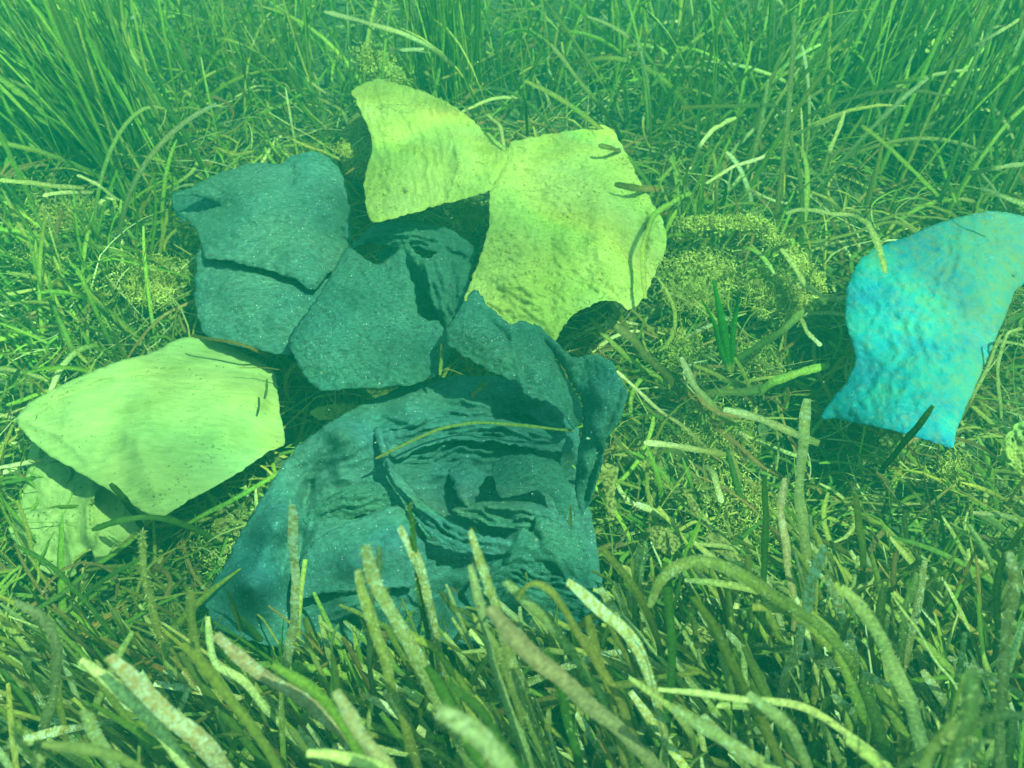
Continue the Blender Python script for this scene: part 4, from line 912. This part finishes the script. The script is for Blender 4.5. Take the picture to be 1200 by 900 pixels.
# ---- procedural near blades, one object each
def near_limit(px):
    return float(np.interp(px, [0, 150, 250, 330, 500, 700, 760, 900, 1200], [690, 690, 725, 715, 690, 672, 620, 605, 590]))
near = []; tries = 0
while len(near) < 300 and tries < 12000:
    tries += 1
    bx = random.uniform(-.55, .62); by = random.uniform(-.02, .50 if bx > .1 else .40)
    ln = random.uniform(.12, .36)
    az = math.radians(random.choice([random.gauss(-60, 16), random.gauss(-55, 22), random.gauss(-60, 22), random.gauss(30, 70)]))
    n = 16; curl = random.choice([random.uniform(-.2, .5), random.uniform(-.2, .5), random.uniform(.4, 1.7)])
    P = grow((bx, by, gz(bx, by)), ln, az, random.uniform(.15, .7), curl, n, .05)
    px, py, fw = project(P)
    vis = (px > -10) & (px < 1210) & (py > 0) & (py < 905)
    if vis.sum() < 4: continue
    lim = np.array([near_limit(q) for q in px]) + random.uniform(0, 90)
    if (py < lim).any() or fw.min() < .46: continue
    w = random.uniform(.0048, .0082)
    W = w * (1 + .1 * np.sin(np.linspace(0, 9, n) + bx * 40)) * np.interp(np.linspace(0, 1, n), [0, .1, .92, 1], [.8, 1, 1, .6])
    k = random.random()
    cname, pal = ('olive', (GREEN, OLIVE)) if k < .4 else ('straw', (OLIVE, STRAW)) if k < .7 else ('green', (GREEN, GREEN)) if k < .85 else ('brown', (BROWN, OLIVE))
    enc = random.choice([.2, .5, .8, 1.0, 1.1])
    camdir = np.array([random.uniform(-.8, .8), -.5, .6])
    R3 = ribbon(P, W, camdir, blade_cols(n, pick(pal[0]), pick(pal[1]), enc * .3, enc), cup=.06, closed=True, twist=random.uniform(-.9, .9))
    near.append((vis.sum() / n * ln * w / fw[vis].mean() ** 2, R3, cname, enc, ln, curl, px[vis].mean(), py[-1]))
near.sort(key=lambda q: -q[0])
COLS = [(110, 'in the bottom left corner'), (220, 'under the pale cream cloths'), (330, 'before the left corner of the dark sheet'), (440, 'before the left half of the dark sheet'),
        (550, 'before the middle of the dark sheet'), (650, 'before the right half of the dark sheet'), (750, 'right of the dark sheet'), (850, 'under the leaf fragments'),
        (950, 'under the long fuzzy arch'), (1050, 'left of the turquoise bag'), (1130, 'straight below the turquoise bag'), (1300, 'in the bottom right corner')]
extra = Batch()
for i, (_, R3, cname, enc, ln, curl, mx_, ty) in enumerate(near):
    if i >= 130:
        extra.add(*R3); continue
    o = recentre(mesh_obj('seagrass_strand', R3[0], R3[1], M['blade'], col=R3[2]))
    size = 'short' if ln < .18 else 'long' if ln > .28 else 'middling'
    form = 'arching' if curl > .9 else 'curved' if curl > .25 else 'straight'
    crust = 'clean' if enc < .4 else 'lightly spotted' if enc < .7 else 'white speckled'
    place = next(t for lim, t in COLS if mx_ < lim)
    row = 'high' if ty < 740 else 'low' if ty > 820 else 'midway'
    tag(o, '%s %s %s %s blade reaching %s %s' % (size, form, crust, cname, row, place), 'seagrass', 'seagrass blades in the foreground tangle')

BACK = [(230, 'left', 'curved pale green leaf standing out of the grass at the upper left'), (560, 'middle', 'curved pale green leaf standing out of the grass behind the yellow cloths'),
        (950, 'right', 'curved pale green leaf standing out of the grass at the upper right')]
cnt = 0
while cnt < 62:
    px = random.uniform(-20, 1220); py = random.uniform(20, 330)
    c = at_h(px, py, 0.0)
    if not ((px < 190 or py < 120 or px > 790) and not (940 < px and py > 230)): continue
    n = 14; side = -1 if px < 330 else 1 if px > 850 else random.choice([-1, 1])
    P = grow((c[0], c[1], gz(c[0], c[1])), random.uniform(.16, .40), math.radians(random.gauss(side * 50, 45)), random.uniform(.1, .6), random.uniform(.2, 2.1), n, .05)
    q0, q1, _ = project(P[-1])
    if not (5 < q0 < 1195 and 5 < q1 < 400): continue
    w = random.uniform(.005, .0085)
    W = w * np.interp(np.linspace(0, 1, n), [0, .1, .9, 1], [.8, 1, 1, .6])
    pal = random.choice([(GREEN, GREEN[3:]), (GREEN, OLIVE), (OLIVE, STRAW), (GREEN, STRAW)])
    e = random.random()
    V, Fc, Cc = ribbon(P, W, np.array([random.uniform(-.8, .8), -.6, .6]), blade_cols(n, pick(pal[0]), pick(pal[1]), e * .3, e), cup=.06, closed=True, twist=random.uniform(-.9, .9))
    z = BACK[0 if px < 400 else 1 if px < 780 else 2]
    tx, ty, _ = project(P[-1]); cn = 'straw tipped' if pal[1] is STRAW else 'olive tipped' if pal[1] is OLIVE else 'green'
    rows = 'at the top edge' if ty < 40 else 'high up' if ty < 110 else 'lower down'
    spots = [(90, 'against the left edge'), (200, 'in the big left tuft'), (330, 'above the split slate cloth'), (430, 'left of the smaller yellow cloth'), (560, 'above the smaller yellow cloth'), (660, 'between and above the yellow cloths'),
             (760, 'above the larger yellow cloth'), (850, 'right of the larger yellow cloth'), (930, 'above the yellow alga'), (1010, 'left above the turquoise bag'), (1100, 'above the turquoise bag'), (2000, 'near the top right corner')]
    lab = '%s %s %s leaf %s %s' % ('broad' if w > .0068 else 'slim', 'bent over' if P[-1, 2] < P[:, 2].max() * .9 else 'upright', cn, rows, next(t for q, t in spots if tx < q))
    tag(recentre(mesh_obj('seagrass_strand', V, Fc, M['blade'], col=Cc)), lab, 'seagrass', 'large single leaves in the rear grass')
    cnt += 1

# ---- tufts of long grass, one object each
def tuft(px, py, n, spread, ln, az, azs, lean, leans, curl, w, pal, enc, label, group=None):
    c = at_h(px, py, .0); b = Batch()
    for k in range(n):
        x = c[0] + random.gauss(0, spread); y = c[1] + random.gauss(0, spread)
        tip = random.choice([pal, OLIVE, STRAW]) if random.random() < .35 else None
        bulk_blade(b, (x, y, gz(x, y)), random.uniform(*ln), math.radians(random.gauss(az, azs)), abs(random.gauss(lean, leans)), random.gauss(curl, .55), random.uniform(*w), pal, enc * random.random() * 1.6, 10, tip)
    o = recentre(b.build('seagrass_tuft'))
    return tag(o, label, 'seagrass tuft', group)
T = GREEN + GREEN[3:] + OLIVE[:2]
tuft(175, 205, 150, .05, (.22, .46), -50, 22, .35, .18, .6, (.0045, .0082), T, .3, 'big tuft of long green grass fanning left behind the split slate cloth')
tuft(60, 190, 150, .08, (.2, .42), -55, 24, .35, .2, .6, (.0045, .0082), T, .3, 'dense tuft of long green grass against the left edge')
tuft(100, 110, 130, .10, (.2, .42), -35, 24, .3, .2, .5, (.0045, .0082), T, .3, 'tuft of green grass near the top left corner')
tuft(250, 90, 90, .12, (.15, .34), -10, 40, .3, .2, .6, (.004, .007), T, .4, 'darker looser tuft of grass between the top left corner and the upper yellow cloth')
tuft(345, 120, 70, .10, (.12, .3), 0, 50, .3, .25, .6, (.003, .005), OLIVE + GREEN, .6, 'brownish tuft of grass just left of the upper yellow cloth')
tuft(530, 120, 110, .035, (.16, .40), -8, 24, .15, .12, .4, (.0025, .004), GREEN, .1, 'fresh light green tuft of fine grass behind the right shoulder of the upper yellow cloth')
tuft(640, 90, 80, .13, (.15, .35), 20, 75, .7, .4, .7, (.004, .007), T, .4, 'sparse tuft of mixed grass above the large yellow cloth')
tuft(790, 120, 110, .11, (.15, .36), 10, 50, .3, .2, .7, (.004, .007), T, .4, 'tuft of dark grass up and to the right of the large yellow cloth')
tuft(900, 110, 140, .13, (.18, .4), 25, 75, .7, .4, .6, (.004, .007), T, .3, 'thick tuft of grass halfway between the large yellow cloth and the top right corner')
tuft(1020, 140, 150, .10, (.2, .45), 45, 28, .35, .2, .5, (.0045, .0082), T, .3, 'thick tuft of grass leaning right above the turquoise bag')
tuft(1120, 200, 120, .09, (.2, .42), 40, 30, .35, .2, .5, (.0045, .0082), T, .3, 'tuft of grass directly behind the top of the turquoise bag')
tuft(1190, 110, 120, .12, (.2, .42), 20, 35, .3, .2, .5, (.0045, .0082), T, .3, 'tuft of grass in the top right corner')
tuft(120, 420, 45, .05, (.08, .2), -60, 60, .6, .3, .6, (.004, .007), T, .4, 'short tuft of grass above the left part of the cream bag')
tuft(125, 335, 60, .04, (.08, .2), -40, 50, .5, .3, .6, (.004, .007), T, .3, 'short tuft of grass left of the split slate cloth')
tuft(30, 330, 50, .05, (.08, .22), -60, 60, .6, .3, .6, (.004, .007), T, .4, 'short tuft of grass at the left edge above the cream bag')
tuft(800, 300, 40, .03, (.08, .2), 30, 40, .4, .3, .5, (.004, .007), T, .3, 'short tuft of grass against the right edge of the large yellow cloth')
tuft(1180, 430, 35, .04, (.06, .16), 60, 60, .6, .3, .6, (.003, .005), OLIVE + STRAW[:1], .4, 'short straw tuft right of the turquoise bag')

# ---- countless grass behind and around: stuff
b = Batch()
def clear_of_cloth(x, y):
    px, py, _ = project(np.array([x, y, .05]))
    return not ((60 < px < 740 and 180 < py < 740) or (980 < px < 1230 and 260 < py < 500))
k = 0
while k < 2000:
    y = .95 + random.random() ** 1.3 * 2.3; x = random.uniform(-1, 1) * (.75 + y * .5)
    px, py, _ = project(np.array([x, y, .0]))
    if not clear_of_cloth(x, y): k += 1; continue
    if py > 220 and random.random() < .6: k += 1; continue
    g = noise.noise((x * 2.2, y * 2.2, 17))
    if g < -.25 and y < 2: k += 1; continue
    az = -45 if px < 330 else 35 if px > 850 else 0
    bulk_blade(b, (x, y, gz(x, y)), random.uniform(.10, .32), math.radians(random.gauss(az, 50)), abs(random.gauss(.6, .4)), random.gauss(.9, .8), random.uniform(.003, .007), T if random.random() < .7 else OLIVE, random.random() * .7, 8)
    k += 1
tag(b.build('seagrass_meadow'), 'dense green seagrass meadow covering the seabed behind the cloths', 'seagrass', kind='stuff')

b = Batch(); k = 0
while k < 2600:          # short undergrowth, right and front
    x = random.uniform(-.85, 1.05); y = random.uniform(.08, 1.15)
    px, py, _ = project(np.array([x, y, .06])); k += 1
    if not clear_of_cloth(x, y): continue
    if py < 560 and random.random() < .62: continue
    hmax = .11 if py < 640 else .17
    bulk_blade(b, (x, y, gz(x, y)), random.uniform(.06, hmax + .05), math.radians(random.gauss(-60, 80)), abs(random.gauss(.5, .35)), random.gauss(.8, .5), random.uniform(.003, .0085), random.choice([GREEN, GREEN, GREEN, OLIVE, OLIVE, BROWN]), random.random() * .6, 7)
k = 0
while k < 4200:          # upright parallel leaves filling the near tangle
    x = random.uniform(-.62, .72); y = random.uniform(-.02, .52 if x > .1 else .42); k += 1
    ln = random.uniform(.08, .26)
    P = grow((x, y, gz(x, y)), ln, math.radians(random.gauss(-58, 24)), abs(random.gauss(.3, .2)), random.gauss(.35, .5), 9)
    px, py, fw = project(P)
    if fw.min() < .5 or py[-1] < near_limit(px[-1]) + random.uniform(-20, 60) or (py < near_limit(px.mean()) - 25).any(): continue
    w = random.uniform(.0032, .0072)
    pal = random.choice([GREEN, GREEN, OLIVE, OLIVE, BROWN])
    a = random.uniform(-1, 1); e = random.random() * .7
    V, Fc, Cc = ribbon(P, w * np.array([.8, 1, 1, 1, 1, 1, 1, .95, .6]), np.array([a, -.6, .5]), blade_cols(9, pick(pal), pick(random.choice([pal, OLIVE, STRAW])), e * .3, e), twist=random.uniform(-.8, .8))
    b.add(V, Fc, Cc)
b.add(np.concatenate(extra.v), np.concatenate(extra.f)[:, :4], np.concatenate(extra.c))
tag(b.build('seagrass_undergrowth'), 'short tangled seagrass undergrowth below the taller foreground blades', 'seagrass', kind='stuff')

b = Batch()
for k in range(11500):    # dead leaves lying about
    y = (.1 + random.random() ** 1.2 * 1.9) if random.random() < .6 else random.uniform(.35, 1.35); x = random.uniform(-1, 1) * (.75 + y * .5)
    L = random.uniform(.04, .15) if random.random() < .7 else random.uniform(.14, .26)
    a = random.uniform(0, math.pi); cu = random.gauss(0, 1.6); n = 8
    h0 = random.random() ** 1.6 * .075 + .003; tilt = random.gauss(0, .12)
    P = [np.array([x, y, h0])]
    for j in range(1, n):
        a2 = a + cu * j / n
        P.append(P[-1] + L / n * np.array([math.cos(a2), math.sin(a2), tilt]))
    P = np.array(P); P[:, 2] = np.maximum(P[:, 2], .0) + np.array([gz(p[0], p[1]) for p in P]) + .008
    thin = random.random() < .4
    w = random.uniform(.0008, .0018) if thin else random.uniform(.002, .006)
    pal = STRAW if random.random() < ((.45 if thin else .12) if y > .55 else .06) else random.choice([OLIVE, OLIVE, BROWN, GREEN, GREEN])
    V, Fc, Cc = ribbon(P, np.full(n, w) * np.array([.6, 1, 1, 1, 1, 1, 1, .6]), np.array([random.gauss(0, .5), random.gauss(0, .5), 1]), blade_cols(n, pick(pal), pick(pal), .1, random.random() * .4), cup=.1)
    b.add(V, Fc, Cc)
tag(b.build('leaf_litter'), 'layer of dead seagrass leaves and twigs strewn over the seabed', 'leaf litter', kind='stuff')

# ---- yellow brown algae
def tube(path, r0, r1, v, f, k=4):
    n = len(path); b0 = len(v)
    for i, p in enumerate(path):
        t = path[min(i + 1, n - 1)] - path[max(i - 1, 0)]; t = t / (np.linalg.norm(t) + 1e-9)
        a = np.cross(t, [0.3, .1, 1.]); a /= np.linalg.norm(a) + 1e-9; c = np.cross(t, a); r = r0 + (r1 - r0) * i / (n - 1)
        for j in range(k):
            th = 2 * math.pi * j / k
            v.append(p + (a * math.cos(th) + c * math.sin(th)) * r)
    for i in range(n - 1):
        for j in range(k):
            q = b0 + i * k; j2 = (j + 1) % k
            f.append((q + j, q + j2, q + k + j2, q + k + j))

def alga(line, h, rad, n, label, thick=(.0008, .0028), L=(.006, .018)):
    n = int(n * 4)
    P2 = np.array(line, float); v = []; f = []
    for k in range(n):
        t = random.random() * (len(P2) - 1); i = int(t) if t < len(P2) - 1 else len(P2) - 2
        q2 = P2[i] + (P2[i + 1] - P2[i]) * (t - i)
        p = at_h(q2[0], q2[1], h) + rng.normal(size=3) * rad * np.array([1, 1, .5]); p[2] = max(p[2], .01)
        d = rng.normal(size=3); d[2] = abs(d[2]) * .8; d /= np.linalg.norm(d)
        m = random.choice([3, 4, 5]); ln = random.uniform(*L) * .62; path = [p]
        for j in range(m):
            d = d + rng.normal(size=3) * .55; d /= np.linalg.norm(d)
            path.append(path[-1] + d * ln / m)
        r = random.uniform(*thick) * .40; tube(path, r, r * .55, v, f)
    o = recentre(mesh_obj('alga_clump', np.array(v), np.array(f), M['alga']))
    return tag(o, label, 'alga')
alga([(800, 262), (840, 262), (885, 260), (905, 280), (930, 300), (950, 325), (958, 342)], .115, .006, 1100, 'long yellow fluffy alga ridge sloping down towards the turquoise bag', (.001, .003), (.005, .014))
alga([(790, 320), (830, 312), (850, 325)], .06, .018, 420, 'yellow brown alga mass right of the large yellow cloth')
alga([(790, 345), (815, 350), (835, 345)], .06, .013, 260, 'curly pale yellow alga below the mass beside the large yellow cloth', (.0008, .0016), (.015, .035))
alga([(885, 330), (905, 345), (925, 362)], .06, .016, 420, 'bushy stringy alga left of the turquoise bag', (.0007, .0018), (.015, .035))
alga([(800, 395), (785, 420)], .05, .012, 160, 'small alga clump left of the green shoot')
alga([(870, 415), (905, 430)], .04, .014, 200, 'low alga clump right of the green shoot')
alga([(540, 245), (560, 255)], .07, .012, 260, 'yellow alga lump in the gap between the two yellow cloths')
alga([(150, 325), (180, 330), (205, 320)], .04, .018, 420, 'brown alga clump left of the split slate cloth')
alga([(165, 345), (190, 350)], .05, .008, 200, 'pale branching alga just below the brown clump at left', (.0012, .003), (.01, .02))
alga([(50, 260), (95, 250)], .05, .018, 300, 'olive alga clump near the left edge below the tall grass')
alga([(30, 300), (60, 310)], .05, .015, 200, 'small brown alga patch at the left edge')
alga([(428, 60), (445, 78), (462, 95)], .14, .011, 420, 'blurred brown alga stalk rising just above the upper yellow cloth', (.0012, .003), (.006, .014))
alga([(400, 172), (408, 180)], .11, .006, 90, 'tiny bright yellow alga beside the olive scrap behind the upper yellow cloth', (.001, .002), (.005, .01))
alga([(860, 640), (880, 600), (850, 585)], .05, .02, 300, 'brown alga patch behind the leaf fragments in the right middle')
alga([(255, 650), (270, 630)], .03, .014, 160, 'reddish brown alga patch in the gap left of the dark sheet')
alga([(820, 520), (850, 500)], .04, .02, 220, 'rusty alga patch above the leaf fragments on the right')
alga([(1110, 560), (1125, 545)], .05, .010, 120, 'small pale alga tuft below the turquoise bag')

v = []; f = []
for k in range(260):     # specks drifting in the water
    p = at_d(random.uniform(-50, 1250), random.uniform(-30, 930), random.uniform(.45, 1.5))
    if p[2] < .05 or p[2] > 1.0: continue
    r = random.uniform(.0003, .0009); q = [p + rng.normal(size=3) * r for _ in range(4)]; n0 = len(v); v += q
    f += [(n0, n0 + 1, n0 + 2), (n0, n0 + 2, n0 + 3), (n0, n0 + 3, n0 + 1), (n0 + 1, n0 + 3, n0 + 2)]
tag(mesh_obj('drifting_specks', np.array(v), np.array(f), simple_mat('speck', (.5, .5, .35), .9)), 'tiny pale specks drifting in the water', 'specks', kind='stuff')

# ------------------------------------------------------------------ the body of water
def haze_box():
    me = bpy.data.meshes.new('haze')
    x = 21.5; z0, z1 = -1.15, 1.12
    v = [(sx * x, sy * x, z) for z in (z0, z1) for sx, sy in ((-1, -1), (1, -1), (1, 1), (-1, 1))]
    me.from_pydata(v, [], [(0, 3, 2, 1), (4, 5, 6, 7), (0, 1, 5, 4), (1, 2, 6, 5), (2, 3, 7, 6), (3, 0, 4, 7)])
    m = bpy.data.materials.new('green_sea_water'); m.use_nodes = True
    nt = m.node_tree; nt.nodes.clear()
    out = nt.nodes.new('ShaderNodeOutputMaterial'); pv = nt.nodes.new('ShaderNodeVolumePrincipled')
    pv.inputs['Color'].default_value = (0.015, 0.80, 0.60, 1)
    pv.inputs['Density'].default_value = 0.085
    pv.inputs['Anisotropy'].default_value = 0.0
    nt.links.new(pv.outputs[0], out.inputs['Volume'])
    me.materials.append(m)
    o = bpy.data.objects.new('haze', me); C.objects.link(o)
    tag(o, kind='stuff', label='murky green sea water', cat='water')
haze_box()
